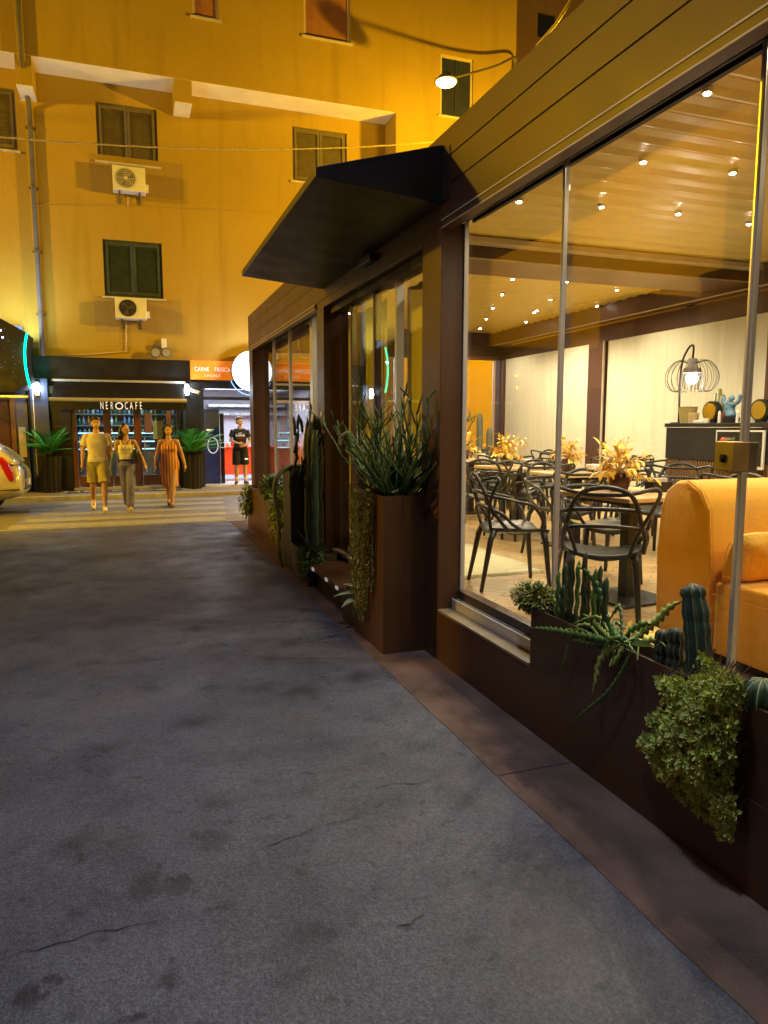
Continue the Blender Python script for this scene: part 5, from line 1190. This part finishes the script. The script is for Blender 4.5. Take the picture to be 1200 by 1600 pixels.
# barrel cactus
a=at(1190,1075,X=1.99); g=thing('barrel_cactus','ball shaped ribbed cactus at the right edge of the near planter','cactus',(a.x,a.y,.64))
pts=[];rad=[]
for i in range(13): t=i/12; pts.append((a.x,a.y,.62+.13*t)); rad.append(.075*math.sqrt(max(.01,1-(2*t-1)**2))+.003)
m_=MB(); ribbed(m_,pts,rad,11,.25,n=66); o=m_.build('cactus_body',G['cact'],g,smooth=True); e=MB(); rib_lines(e,pts,rad,11,None,r=.0016); e.build('spine_ridge',G['pale'],o)
m_=MB(); q=random.Random(3)
for k in range(9): p=at(q.uniform(1160,1198),q.uniform(1085,1105),X=1.97); m_.ball(p,.014+.006*q.random(),8,6)
m_.build('offset_pups',G['olive'],g,smooth=True)
# variegated trailing succulent
def vleaf(m_,p,d,up,L,W):
    p=V(p); d=d.normalized(); s_=d.cross(up); s_=s_.normalized() if s_.length>1e-3 else d.orthogonal().normalized(); nr=s_.cross(d); vs=[]
    for t,w in ((0,.25),(.35,.9),(.7,1),(1,.12)):
        c=p+d*L*t+nr*(.22*L*t*t)
        for u,h in ((-1,.25),(-.6,.1),(0,0),(.6,.1),(1,.25)): vs.append(c+s_*W*.5*w*u+nr*h*W*.5*w)
    o=len(m_.v); 
    for r_ in range(3):
        for c_ in range(4):
            m_.cur=1 if c_ in(0,3) else 0; m_.add([],[]) ; m_.f.append((o+r_*5+c_,o+r_*5+c_+1,o+(r_+1)*5+c_+1,o+(r_+1)*5+c_)); m_.mi.append(m_.cur)
    m_.v+=[tuple(v_) for v_ in vs]
def inpoly(x,y,pl):
    c=False; j=len(pl)-1
    for i in range(len(pl)):
        if (pl[i][1]>y)!=(pl[j][1]>y) and x<(pl[j][0]-pl[i][0])*(y-pl[i][1])/(pl[j][1]-pl[i][1])+pl[i][0]: c=not c
        j=i
    return c
g=thing('variegated_succulent','large cream edged trailing succulent hanging down the front of the near planter','succulent',tuple(at(1090,1050,X=1.93)))
out=[(1028,1062),(1062,1052),(1080,1058),(1098,1024),(1118,1036),(1135,1048),(1165,1068),(1158,1085),(1150,1112),(1158,1135),(1148,1165),(1152,1195),(1138,1225),(1150,1255),(1148,1285),(1143,1312),(1130,1312),(1122,1290),(1100,1272),(1080,1260),(1062,1240),(1040,1228),(1024,1205),(1018,1180),(1003,1165),(1012,1140),(1015,1118),(1034,1110),(1040,1090)]
m_=MB(); s_=MB(); q=random.Random(17); cnt=0
while cnt<900:
    px,py=q.uniform(1000,1170),q.uniform(1022,1316)
    if not inpoly(px,py,out): continue
    edge=min(((px-a)**2+(py-b)**2)**.5 for a,b in out); dep=min(1,edge/45)
    x=1.925-.02-.10*dep*q.random()**.5-.02*q.random()
    if py<1062: x=1.93+.08*q.random()
    p=at(px,py,X=x); cnt+=1
    ax=V((-1+q.uniform(-.5,.5),q.uniform(-.7,.7),q.uniform(-.2,.9))).normalized(); s1=ax.orthogonal().normalized(); s2=ax.cross(s1); sc=q.uniform(.75,1.25)
    if q.random()<.5: b=V((max(p.x+.01,min(1.925,p.x+.04)),p.y+q.uniform(-.02,.02),p.z+.05)); s_.tube([b,(b+p)/2+V((-.005,0,0)),p],.0018,4)
    for ring,(nn,el,L) in enumerate(((4,.3,.028),(3,.85,.022))):
        for j in range(nn):
            a=2*math.pi*j/nn+ring*.6+cnt; d=(s1*math.cos(a)+s2*math.sin(a))*math.cos(el)+ax*math.sin(el); vleaf(m_,p,d,ax,L*sc,.0115*sc)
s_.build('stems',G['brownstem'],g); m_.build('leaves',[mat('succulent_green',(.36,.47,.045),.4,var=.35,scale=10),mat('succulent_cream',(.85,.85,.26),.45,var=.2,scale=10)],g)
# low filler succulents along the rest of the planter
for y,sd in ((.9,51),(.5,52),(.1,53)): bush('succulent_bush','small succulent tuft in the near planter, %s'%{51:'beyond the barrel cactus',52:'second beyond it',53:'nearest the viewer'}[sd],(2.0,y,.70),(.06,.14,.06),300,('mid','olive'),.03,.015,sd)
# ================= people =================
skin=mat('skin',(.55,.33,.2),.55,var=.05,scale=8); skin2=mat('skin_warm',(.58,.34,.2),.55,var=.05,scale=8); hairm=mat('dark_hair',(.012,.008,.006),.45,var=.4,scale=30); hairb=mat('brown_hair',(.06,.035,.02),.5,var=.4,scale=30)
eye_m=mat('eye_dark',(.02,.015,.012),.2); lip_m=mat('lips',(.4,.13,.1),.5)
def rem(o,vox,sm=3):
    r=o.modifiers.new('remesh','REMESH'); r.mode='VOXEL'; r.voxel_size=vox; r.use_smooth_shade=True
    s=o.modifiers.new('smooth','SMOOTH'); s.iterations=sm; s.factor=.5; return o
def limb(m,pts,r,n=12):
    m.tube(pts,r,n)
    for p,rr in zip(pts,r if isinstance(r,list) else [r]*len(pts)): m.ball(p,rr*.99,12,8)
def hand(m,w,d,side,curl=.5,s=1.0):
    # w wrist, d pointing direction of the hand, side: lateral direction across the knuckles (towards the thumb)
    d=V(d).normalized(); side=(V(side)-d*V(side).dot(d)).normalized(); n=d.cross(side)
    w=V(w); palm=w+d*.05*s
    m.ball(palm,(.5,.5,.5) if False else .024*s,10,8)
    for k,(o,L) in enumerate(((.03,.07),(.01,.078),(-.01,.073),(-.03,.058))):
        b=w+d*.085*s+side*o*s*.9; m.tube([w+d*.02*s+side*o*.5*s,b],[.014*s,.0125*s],8)
        p1=b+d*L*.5*s*math.cos(curl*.4)+n*L*.5*s*math.sin(curl*.4); p2=p1+d*L*.5*s*math.cos(curl)+n*L*.5*s*math.sin(curl)
        m.tube([b,p1,p2],[.0092*s,.0085*s,.007*s],8); m.ball(p2,.007*s,8,6)
    t0_=w+d*.03*s+side*.022*s; t1=t0_+(side*.6+d*.7).normalized()*.035*s+n*.008; t2=t1+(side*.15+d*.95).normalized()*.028*s+n*.008
    m.tube([t0_,t1,t2],[.013*s,.0105*s,.008*s],8); m.ball(t2,.008*s,8,6)
def person(label,loc,rz,k,J,body,clothes,hair,head_turn=0,skinm=skin,female=False,shoes=None):
    g=thing('person',label,'person',(0,0,0)); m=MB()
    sh=J['shw']; hw=J['hw']
    # trunk
    m.ball((0,.0,1.30),(.155*body,.105*body,.19)); m.ball((0,.005,1.1),(.125*body,.095*body,.17)); m.ball((0,.01,.95),(.16*body*hw,.115*body*hw,.13))
    m.tube([(-sh+.03,0,1.43),(sh-.03,0,1.43)],.05*body,12); m.tube([(0,.01,1.42),(0,0,1.56)],[.07,.056],12)
    for s_ in (-1,1): m.ball((s_*(sh-.02),0,1.42),.058*body)
    if female:
        for s_ in (-1,1): m.ball((s_*.07*body,-.085*body,1.3),(.062*body,.055*body,.06*body))
    # head
    hq=Matrix.Rotation(head_turn,3,'Z'); hc=V((0,-.012,1.672))
    def h(x,y,z): return hc+hq@V((x,y,z))
    m.ball(h(0,.012,.015),(.077,.096,.103),q=hq); m.ball(h(0,-.02,-.045),(.061,.069,.064),q=hq); m.ball(h(0,-.045,-.085),(.03,.032,.022),q=hq)
    m.tube([h(0,-.082,.01),h(0,-.1,-.025)],[.009,.014],8); m.ball(h(0,-.1,-.027),.013,8,6)
    for s_ in (-1,1): m.ball(h(s_*.076,.01,-.012),(.01,.02,.03),q=hq); m.ball(h(s_*.03,-.07,.022),(.02,.014,.006),q=hq)
    m.ball(h(0,-.078,-.055),(.022,.012,.012),q=hq)
    for s_,A in ((-1,J['ra']),(1,J['la'])):
        b=.92*body; limb(m,[A[0],A[1]],[.053*b,.041*b]); limb(m,[A[1],A[1].lerp(A[2],.3),A[2]],[.041*b,.042*b,.026]); m.ball(A[2]+ (A[3])*.045,(.036,.024,.045),q=A[3].to_track_quat('Z','Y').to_matrix()); hand(m,A[2],A[3],A[4],A[5])
    for s_,L in ((-1,J['rl']),(1,J['ll'])):
        t=J.get('thigh',1); limb(m,[L[0],L[0].lerp(L[1],.5),L[1]],[.092*body*t,.082*body*t,.058*body]); mid=L[1].lerp(L[2],.3)+V((0,.015,0)); limb(m,[L[1],mid,L[2]],[.056*body,.061*body*(t+1)/2,.038])
        f=L[3]; m.tube([L[2]+V((0,.02,-.02)),L[2]+V((f.x*.06,f.y*.06,-.035)),L[2]+f*.17+V((0,0,-.045))],[.038,.036,.022],10)
    o=m.build('body',skinm,g); rem(o,.0075,3)
    for s_ in (-1,1):
        MB().ball(h(s_*.03,-.077,.008),(.011,.006,.0065),8,6,q=hq).build('eye',eye_m,g,smooth=True)
        MB().tube([h(s_*.015,-.086,.03),h(s_*.03,-.089,.036),h(s_*.047,-.078,.03)],.0035,6).build('eyebrow',hairm,g)
    MB().tube([h(-.02,-.086,-.055),h(0,-.092,-.053),h(.02,-.086,-.055)],.0045,6).build('mouth',lip_m,g)
    hm=MB(); hair(hm,h,hq); ho=rem(hm.build('hair',hairm if not J.get('hb') else hairb,g),.0085,1); d=ho.modifiers.new('d','DISPLACE'); tx=bpy.data.textures.new('hairtex','CLOUDS'); tx.noise_scale=.03; d.texture=tx; d.strength=.018
    clothes(g,J)
    if shoes:
        for s_,L in ((-1,J['rl']),(1,J['ll'])):
            f=L[3]; a=L[2]; sm=MB(); pitch=L[4]
            toe=a+f*.185+V((0,0,-.06-pitch)); heel=a-f*.05+V((0,0,-.055+pitch*.1))
            sm.tube([heel,a+f*.04+V((0,0,-.045-pitch*.2)),a+f*.12+V((0,0,-.055-pitch*.6)),toe],[.036,.046,.044,.03],12); sm.ball(toe,.032); sm.ball(heel,.036); sm.tube([a+V((0,.01,-.03)),a+V((0,.01,.005))],.043,12)
            rem(sm.build('shoe',shoes[0],g),.009,2)
            so=MB(); so.tube([heel+V((0,0,-.028)),a+f*.08+V((0,0,-.082-pitch*.4)),toe+V((0,0,-.022))],[.034,.042,.034],12,flat=.35); so.build('sole',shoes[1],g,smooth=True)
    g.location=loc; g.rotation_euler=(0,0,rz); g.scale=(k,k,k); return g
def torso_cloth(g,name,m,sh,body,z0,z1,flare=1.0,sleeves=None,female=False,straps=False):
    o=MB(); N=10; 
    def W(z):
        if z>1.36: return (sh+.003)*body**.3*(1-.62*((z-1.36)/.13)**1.7),.105*body*(1-.25*(z-1.36)/.13)
        if z>1.2: t=(z-1.2)/.16; return (.165*body+(sh-.165*body)*t*.6),.122*body
        if z>1.02: return (.142+.02*abs(z-1.1)/.1)*body*flare,.112*body*flare
        return .168*body*flare,.122*body*flare
    vs=[];n=24
    zs_=[z0+(z1-z0)*i/N for i in range(N+1)]
    for z in zs_:
        w,d=W(z)
        for j in range(n):
            a=2*math.pi*j/n; e=.8; fr=1.04+.02*math.sin(a*5+z*20); vs.append((w*math.copysign(abs(math.cos(a))**e,math.cos(a))*fr,.003+d*math.copysign(abs(math.sin(a))**e,math.sin(a))*fr,z))
    o.add(vs,[(i*n+j,i*n+(j+1)%n,(i+1)*n+(j+1)%n,(i+1)*n+j) for i in range(N) for j in range(n)]+[tuple(range(n))[::-1],tuple(N*n+j for j in range(n))])
    if female:
        for s_ in (-1,1): o.ball((s_*.07*body,-.09*body,1.3),(.068*body,.06*body,.065*body))
    if sleeves:
        o.tube([(-sh+.05,0,1.425),(0,0,1.445),(sh-.05,0,1.425)],[.058*body,.05*body,.058*body],14)
        for A,t in sleeves: o.tube([A[0]+V((0,0,.01)),A[0].lerp(A[1],t*.5),A[0].lerp(A[1],t)],[.058*body,.066*body,.074*body],14); o.ball(A[0]+V((0,0,-.01)),.062*body)
    c=o.build(name,m,g); return rem(c,.0095,3)
def shorts(g,name,m,J,body,frac,loose=1.25,zw=1.04):
    o=MB(); o.ball((0,.01,.95),(.172*body*J['hw'],.13*body*J['hw'],.13)); o.tube([(0,.01,.93),(0,.01,zw)],[.15*body*J['hw'],.14*body],20,flat=.78)
    for L in (J['rl'],J['ll']):
        t=J.get('thigh',1); a,b,c=L[0],L[1],L[2]
        if frac<=1: e=a.lerp(b,frac); o.tube([a+V((0,0,.04)),a.lerp(b,frac*.5),e],[.1*body*t,.094*body*t*loose/1.1,.085*body*t*loose],16)
        else: e=b.lerp(c,frac-1); limb(o,[a,a.lerp(b,.5),b,b.lerp(c,.5),e],[.1*body*t,.092*body*t,.072*body*loose,.068*loose*body,.072*loose*body],16)
    return rem(o.build(name,m,g),.01,3)
Y_=lambda *a:V(a)
# -- man in T-shirt and shorts, mid-stride
tee=mat('cream_cotton',(.75,.7,.52),.85,var=.05,scale=6,bump=.5,bscale=9); olv=mat('olive_cotton',(.42,.37,.14),.85,var=.1,scale=8,bump=.4,bscale=12); wht=mat('white_shoe',(.75,.74,.7),.6)
JM=dict(shw=.2,hw=.98,ra=[Y_(-.19,0,1.42),Y_(-.25,.03,1.14),Y_(-.27,-.06,.90),Y_(.0,-.12,-1).normalized(),Y_(0,-1,0),.7],la=[Y_(.19,0,1.42),Y_(.255,.03,1.15),Y_(.315,-.03,.9),Y_(.1,-.1,-1).normalized(),Y_(0,-1,0),.9],
 rl=[Y_(-.095,.02,.93),Y_(-.1,.02,.5),Y_(-.11,.30,.17),Y_(0,-1,-.15),.05],ll=[Y_(.095,0,.93),Y_(.105,-.16,.5),Y_(.1,-.2,.095),Y_(0,-1,0),0.0])
def man_c(g,J):
    torso_cloth(g,'t_shirt',tee,.19,1.0,.93,1.47,1.06,[(J['ra'],.62),(J['la'],.62)]); shorts(g,'shorts',olv,J,1.05,.92,1.2)
def short_hair(m,h,hq): m.ball(h(0,.025,.048),(.084,.096,.09),q=hq); m.ball(h(0,-.035,.085),(.062,.05,.036),q=hq); m.ball(h(0,.07,-.02),(.062,.04,.06),q=hq)
pm1=at(156,797,Z=.0)
person('tall man in cream T-shirt and olive shorts, leftmost of the three walkers',(pm1.x,pm1.y,0),R(2),1.0,JM,1.0,man_c,short_hair,R(4),skin,shoes=(wht,wht))
# -- woman in white top and grey jeans, holding hands, looking to our right
wtop=mat('white_knit',(.75,.7,.58),.85,var=.04,bump=.3,bscale=40); jean=mat('grey_blue_denim',(.17,.165,.42),.85,var=.2,scale=10,bump=.3,bscale=20)
JW=dict(shw=.18,hw=.98,ra=[Y_(-.17,0,1.42),Y_(-.225,.06,1.16),Y_(-.285,-.02,.97),Y_(-.25,-.1,-1).normalized(),Y_(0,-1,0),.8],la=[Y_(.17,0,1.42),Y_(.27,.05,1.17),Y_(.37,-.08,.95),Y_(.3,-.25,-1).normalized(),Y_(0,-1,0),.3],
 rl=[Y_(-.085,0,.93),Y_(-.04,.02,.5),Y_(.0,.12,.12),Y_(0.05,-1,0),.02],ll=[Y_(.085,0,.93),Y_(.07,-.13,.5),Y_(.05,-.15,.095),Y_(.1,-1,0),0],thigh=1.02)
def w1_c(g,J):
    torso_cloth(g,'crop_top',wtop,.15,.92,1.06,1.36,.98,None,True); shorts(g,'jeans',jean,J,.95,1.9,1.25,1.05)
    for s_ in (-1,1): MB().tube(bez([(s_*.08,-.12,1.33),(s_*.1,-.06,1.45),(s_*.1,.06,1.45),(s_*.08,.1,1.34)]),.009,6).build('strap',wtop,g)
    MB().tube([(.155*math.cos(a),.01+.115*math.sin(a),1.045) for a in [2*math.pi*i/24 for i in range(25)]],.014,6,False).build('belt',M['black'],g)
def long_hair(m,h,hq):
    m.ball(h(0,.03,.04),(.084,.09,.09),q=hq); m.ball(h(0,.07,-.06),(.085,.05,.12),q=hq)
    m.tube([h(-.06,.05,.02),h(-.085,.05,-.12),V((-.12,.04,1.42)),V((-.14,.03,1.25))],[.045,.05,.055,.03],10); m.tube([h(.05,.06,.02),h(.06,.07,-.12),V((.05,.1,1.4)),V((.02,.12,1.25))],[.045,.05,.05,.03],10)
pw1=at(199,797,Z=0)
person('young woman in white cropped top and grey jeans, middle of the three walkers',(pw1.x+.02,pw1.y,0),R(-2),.925,JW,.9,w1_c,long_hair,R(48),skin,True,shoes=(mat('canvas_shoe',(.35,.3,.26),.7),wht))
bg=thing('shoulder_bag','black shoulder bag hanging at the side of the woman in jeans','bag',(pw1.x+.2,pw1.y,1)); bx=pw1.x+.2; by=pw1.y-.02
rem(MB().ball((bx,by,1.05),(.05,.1,.15)).box(bx-.03,bx+.03,by-.09,by+.09,.93,1.1).build('bag_body',M['black'],bg),.01,2)
MB().tube(bez([(bx,by-.06,1.15),(bx-.04,by-.05,1.28),(bx-.06,by,1.335),(bx-.04,by+.05,1.28),(bx,by+.06,1.15)]),.008,6).build('strap',M['black'],bg)
jk=thing('denim_jacket','light blue jacket carried between the man and the woman in jeans','jacket',(pw1.x-.24,pw1.y+.1,.9)); jx,jy=pw1.x-.21,pw1.y-.0
rem(MB().tube([(jx+.03,jy,1.15),(jx,jy,.98),(jx-.02,jy+.01,.8),(jx-.01,jy,.66)],[.04,.07,.08,.06],12,flat=.4).build('folded_cloth',mat('light_denim',(.2,.33,.5),.85,var=.2,bump=.5,bscale=14),jk),.012,1)
# -- woman in orange striped dress
md,t,b=nt('striped_dress'); N=t.nodes; L=t.links; tc=N.new('ShaderNodeTexCoord'); wv=N.new('ShaderNodeTexWave'); wv.bands_direction='X'; wv.inputs['Scale'].default_value=5.2; wv.inputs['Distortion'].default_value=.4; rp=N.new('ShaderNodeValToRGB')
rp.color_ramp.elements[0].color=(.3,.1,.03,1); rp.color_ramp.elements[1].color=(.72,.33,.12,1); rp.color_ramp.elements[0].position=.15; rp.color_ramp.elements[1].position=.5; L.new(tc.outputs['Object'],wv.inputs[0]); L.new(wv.outputs[0],rp.inputs[0]); L.new(rp.outputs[0],b.inputs['Base Color']); b.inputs['Roughness'].default_value=.85
JO=dict(shw=.19,hw=1.08,ra=[Y_(-.18,0,1.42),Y_(-.255,.05,1.16),Y_(-.3,-.06,.93),Y_(.05,-.2,-1).normalized(),Y_(0,-1,0),.5],la=[Y_(.18,0,1.42),Y_(.27,.05,1.16),Y_(.33,-.04,.92),Y_(.05,-.1,-1).normalized(),Y_(0,-1,0),.5],
 rl=[Y_(-.09,0,.93),Y_(-.06,.03,.5),Y_(-.03,.16,.13),Y_(0,-1,0),.02],ll=[Y_(.09,0,.93),Y_(.06,-.12,.5),Y_(.03,-.14,.095),Y_(0,-1,0),0],thigh=1.1)
def w2_c(g,J):
    o=MB(); n=24; vs=[]; R_=[(.44,.165,.13),(.55,.175,.14),(.7,.195,.145),(.85,.21,.15),(.97,.215,.15),(1.08,.18,.13),(1.16,.165,.125),(1.26,.18,.135),(1.34,.17,.13),(1.385,.15,.115)]
    for z,w,d in R_:
        for j in range(n): a=2*math.pi*j/n; vs.append((w*math.cos(a),.0+d*math.sin(a),z))
    o.add(vs,[(i*n+j,i*n+(j+1)%n,(i+1)*n+(j+1)%n,(i+1)*n+j) for i in range(len(R_)-1) for j in range(n)]+[tuple(range(n))[::-1],tuple((len(R_)-1)*n+j for j in range(n))])
    for s_ in (-1,1): o.ball((s_*.075,-.1,1.28),(.075,.065,.07))
    rem(o.build('dress',md,g),.01,3)
    for s_ in (-1,1): MB().tube(bez([(s_*.09,-.13,1.34),(s_*.11,-.06,1.46),(s_*.11,.06,1.46),(s_*.09,.1,1.36)]),.008,6).build('strap',md,g)
def curly(m,h,hq):
    m.ball(h(0,.03,.045),(.09,.095,.09),q=hq); q=random.Random(2)
    for k in range(34):
        a=q.uniform(-.2,3.34); m.ball(h(math.cos(a)*.1,.02+math.sin(a)*.09,q.uniform(-.2,.08)),q.uniform(.025,.042),8,6)
pw2=at(267,791,Z=0)
person('woman in orange striped dress with dark curly hair, rightmost of the three walkers',(pw2.x,pw2.y,0),R(-3),.915,JO,1.02,w2_c,curly,R(-4),skin2,True,shoes=(mat('tan_sandal',(.25,.13,.07),.7),M['black']))
# -- butcher's assistant standing in the doorway
bt=mat('black_cotton',(.012,.012,.015),.85,var=.2,bump=.3,bscale=15)
JB=dict(shw=.2,hw=.95,hb=1,ra=[Y_(-.19,0,1.42),Y_(-.25,-.02,1.16),Y_(-.06,-.24,1.1),Y_(1,-.3,-.15).normalized(),Y_(0,0,1),.4],la=[Y_(.19,0,1.42),Y_(.26,.02,1.15),Y_(.12,-.2,1.04),Y_(-1,-.3,-.2).normalized(),Y_(0,0,1),.6],
 rl=[Y_(-.095,0,.93),Y_(-.1,-.01,.5),Y_(-.11,.02,.095),Y_(-.25,-1,0),0],ll=[Y_(.095,0,.93),Y_(.11,-.01,.5),Y_(.12,.02,.095),Y_(.3,-1,0),0])
def b_c(g,J):
    torso_cloth(g,'t_shirt',bt,.2,1.0,.93,1.47,1.08,[(J['ra'],.6),(J['la'],.6)]); shorts(g,'shorts',bt,J,1.05,.95,1.35)
    text('shirt_lettering','CARNE',(0,-.139,1.3),FACE,.09,M['letters'],g,.003,.8); text('shirt_lettering','FRESCA',(0,-.142,1.22),FACE,.05,M['red'],g,.003,1)
    MB().tube([(-.05,-.142,1.36),(.05,-.142,1.37)],.006,6).build('collar_trim',M['letters'],g)
    MB().box(.1,.19,-.18,-.165,.66,.7).build('shorts_logo',M['letters'],g)
    for L_ in (J['rl'],J['ll']): MB().tube([L_[2]+V((0,0,-.02)),L_[2]+V((0,-.003,.1))],.047,12).build('sock',M['white'],g,smooth=True)
pb=at(378,757,Z=.126)
person('young man in black T-shirt and shorts standing in the butcher doorway',(pb.x,18.6,.126),R(-4),.965,JB,.97,b_c,short_hair,R(42),skin,shoes=(M['black'],wht))
# ================= lamps outside =================
SOD=(1,.57,.012)
lp=at(697,128,Y=16.2); la_=at(806,98,Y=YF+0)
LM=thing('street_lamp','lit sodium street lamp on a bent arm fixed near the corner of the ochre building','street lamp',tuple(la_))
P=bez([V((la_.x-.1,YF,la_.z-.25)),V((la_.x-.12,YF-.2,la_.z+.02)),at(775,103,Y=YF-.5),at(745,112,Y=17.0),lp+V((.12,0,.1))]); MB().tube(P,.028,10).build('arm',M['pipe'],LM,smooth=True)
MB().lathe([(.08,.2),(.12,.16),(.27,.03),(.28,0)],tuple(lp),24).build('lamp_hood',M['pipe'],LM,smooth=True)
MB().ball(lp+V((0,0,-.0)),(.24,.24,.1),16,10).build('lamp_glass',emis('sodium_glass',(1,.7,.14),26),LM,smooth=True)
light('POINT',lp+V((-.1,-.1,-.35)),L_VIS,SOD,.2,name='sodium_lamp')
# lamps assumed or added out of view to light street, pavilion, alley and walkers
def street_lamp(p,lb,glass_m,wall,e,col,r=.2,spot=None):
    g=thing('street_lamp',lb,'street lamp',tuple(p)); MB().tube([V(wall),V(wall)+V((0,0,.6)),V(p)+V((0,0,.35)),V(p)+V((0,0,.15))],.045,8).build('arm',M['pipe'],g)
    MB().lathe([(.06,.2),(.12,.14),(.26,.02),(.27,0)],tuple(p),20).build('lamp_hood',M['pipe'],g,smooth=True); MB().ball(p,(.2,.2,.06),12,8).build('lamp_glass',glass_m,g); return light('POINT',V(p)+V((0,0,-.25)),e,col,r,name='added_lamp_light') if not spot else light('SPOT',V(p)+V((0,0,-.25)),e,col,r,name='added_lamp_light',rot=spot,spot_size=R(84),spot_blend=.8)
street_lamp(V((-11,13.6,8.2)),'assumed sodium lamp added out of view, further left along the cross street',emis('sodium_glass_b',(1,.7,.14),8),(-11,12.3,7.6),L_LEFT,SOD,.25)  # assumed lamp out of view, added to light the fascia, road and wall
street_lamp(V((-.1,2.0,8.5)),'assumed cool white lamp added high over the alley, out of view',emis('cool_glass',(.8,.88,1),8),(-2.8,2.0,7.9),L_COOL,(.62,.74,1),.3,(R(-6),R(-2),0))  # assumed lamp above the view, placed to light the asphalt a cool grey
street_lamp(V((11.2,12.75,6.4)),'unseen sodium lamp added behind the pavilion at the cross street corner',emis('sodium_glass_c',(1,.7,.14),8),(11.2,12.4,5.8),L_RIGHT,SOD,.2)  # added lamp out of view, brightens the walkers and wall from the right
box(11.1,11.3,12.3,12.5,0,6.5).build('added_lamp_pole',M['pipe'],bpy.data.objects['street_lamp.003'])  # pole for the added lamp behind the pavilion
street_lamp(V((-3.15,12.5,2.62)),'small sodium fill lamp added on the unseen alley building to brighten the walkers',emis('sodium_glass_d',(1,.7,.14),8),(-3.15,12.17,2.1),L_FILL,SOD,.15)  # added fill lamp out of view, brightens the walkers from the front
# low building added on the left side of the alley (outside the picture, casts the alley's shade)
LBD=thing('alley_shade_building','unseen low dark building added to shade the alley from the left','building',(-4,4,0))
for a_,b_,h_ in ((9.6,12.1,2.75),(8.75,9.598,3.45),(7.5,8.748,2.4),(-8,7.498,3.45)):  # heights stepped to let lamplight through to the planters and asphalt
    box(-9,-2.75,a_,b_,0,h_).build('wall',M['brownwall'],LBD); box(-9.1,-2.7,a_,b_,h_+.002,h_+.08).build('roof_edge',M['brown_dk'],LBD)
for y in (-3,1,5,9): w_=box(-2.748,-2.72,y,y+1.2,.9,2.2).build('window',M['carglass'],LBD)
for pole in (1,): box(-2.9,-2.75,1.9,2.1,3.56,8.5).build('added_lamp_pole',M['pipe'],LBD)  # pole for the added cool lamp over the alley
box(-11.1,-10.9,12.2,12.4,0,8.3).build('added_lamp_pole',M['pipe'],LBD)  # pole for the assumed sodium lamp on the left
# ================= sky and a faint moon-like sun =================
W_=bpy.data.worlds.new('World'); S.world=W_; W_.use_nodes=True; n_=W_.node_tree.nodes; sk=n_.new('ShaderNodeTexSky'); sk.sky_type='NISHITA'; sk.sun_disc=False; sk.sun_elevation=R(3); sk.sun_rotation=R(200)
W_.node_tree.links.new(sk.outputs[0],n_['Background'].inputs[0]); n_['Background'].inputs[1].default_value=SKY
light('SUN',(0,0,30),SUN,(.42,.5,1),rot=(R(35),R(-20),0),angle=R(20),name='night_sky_sun')
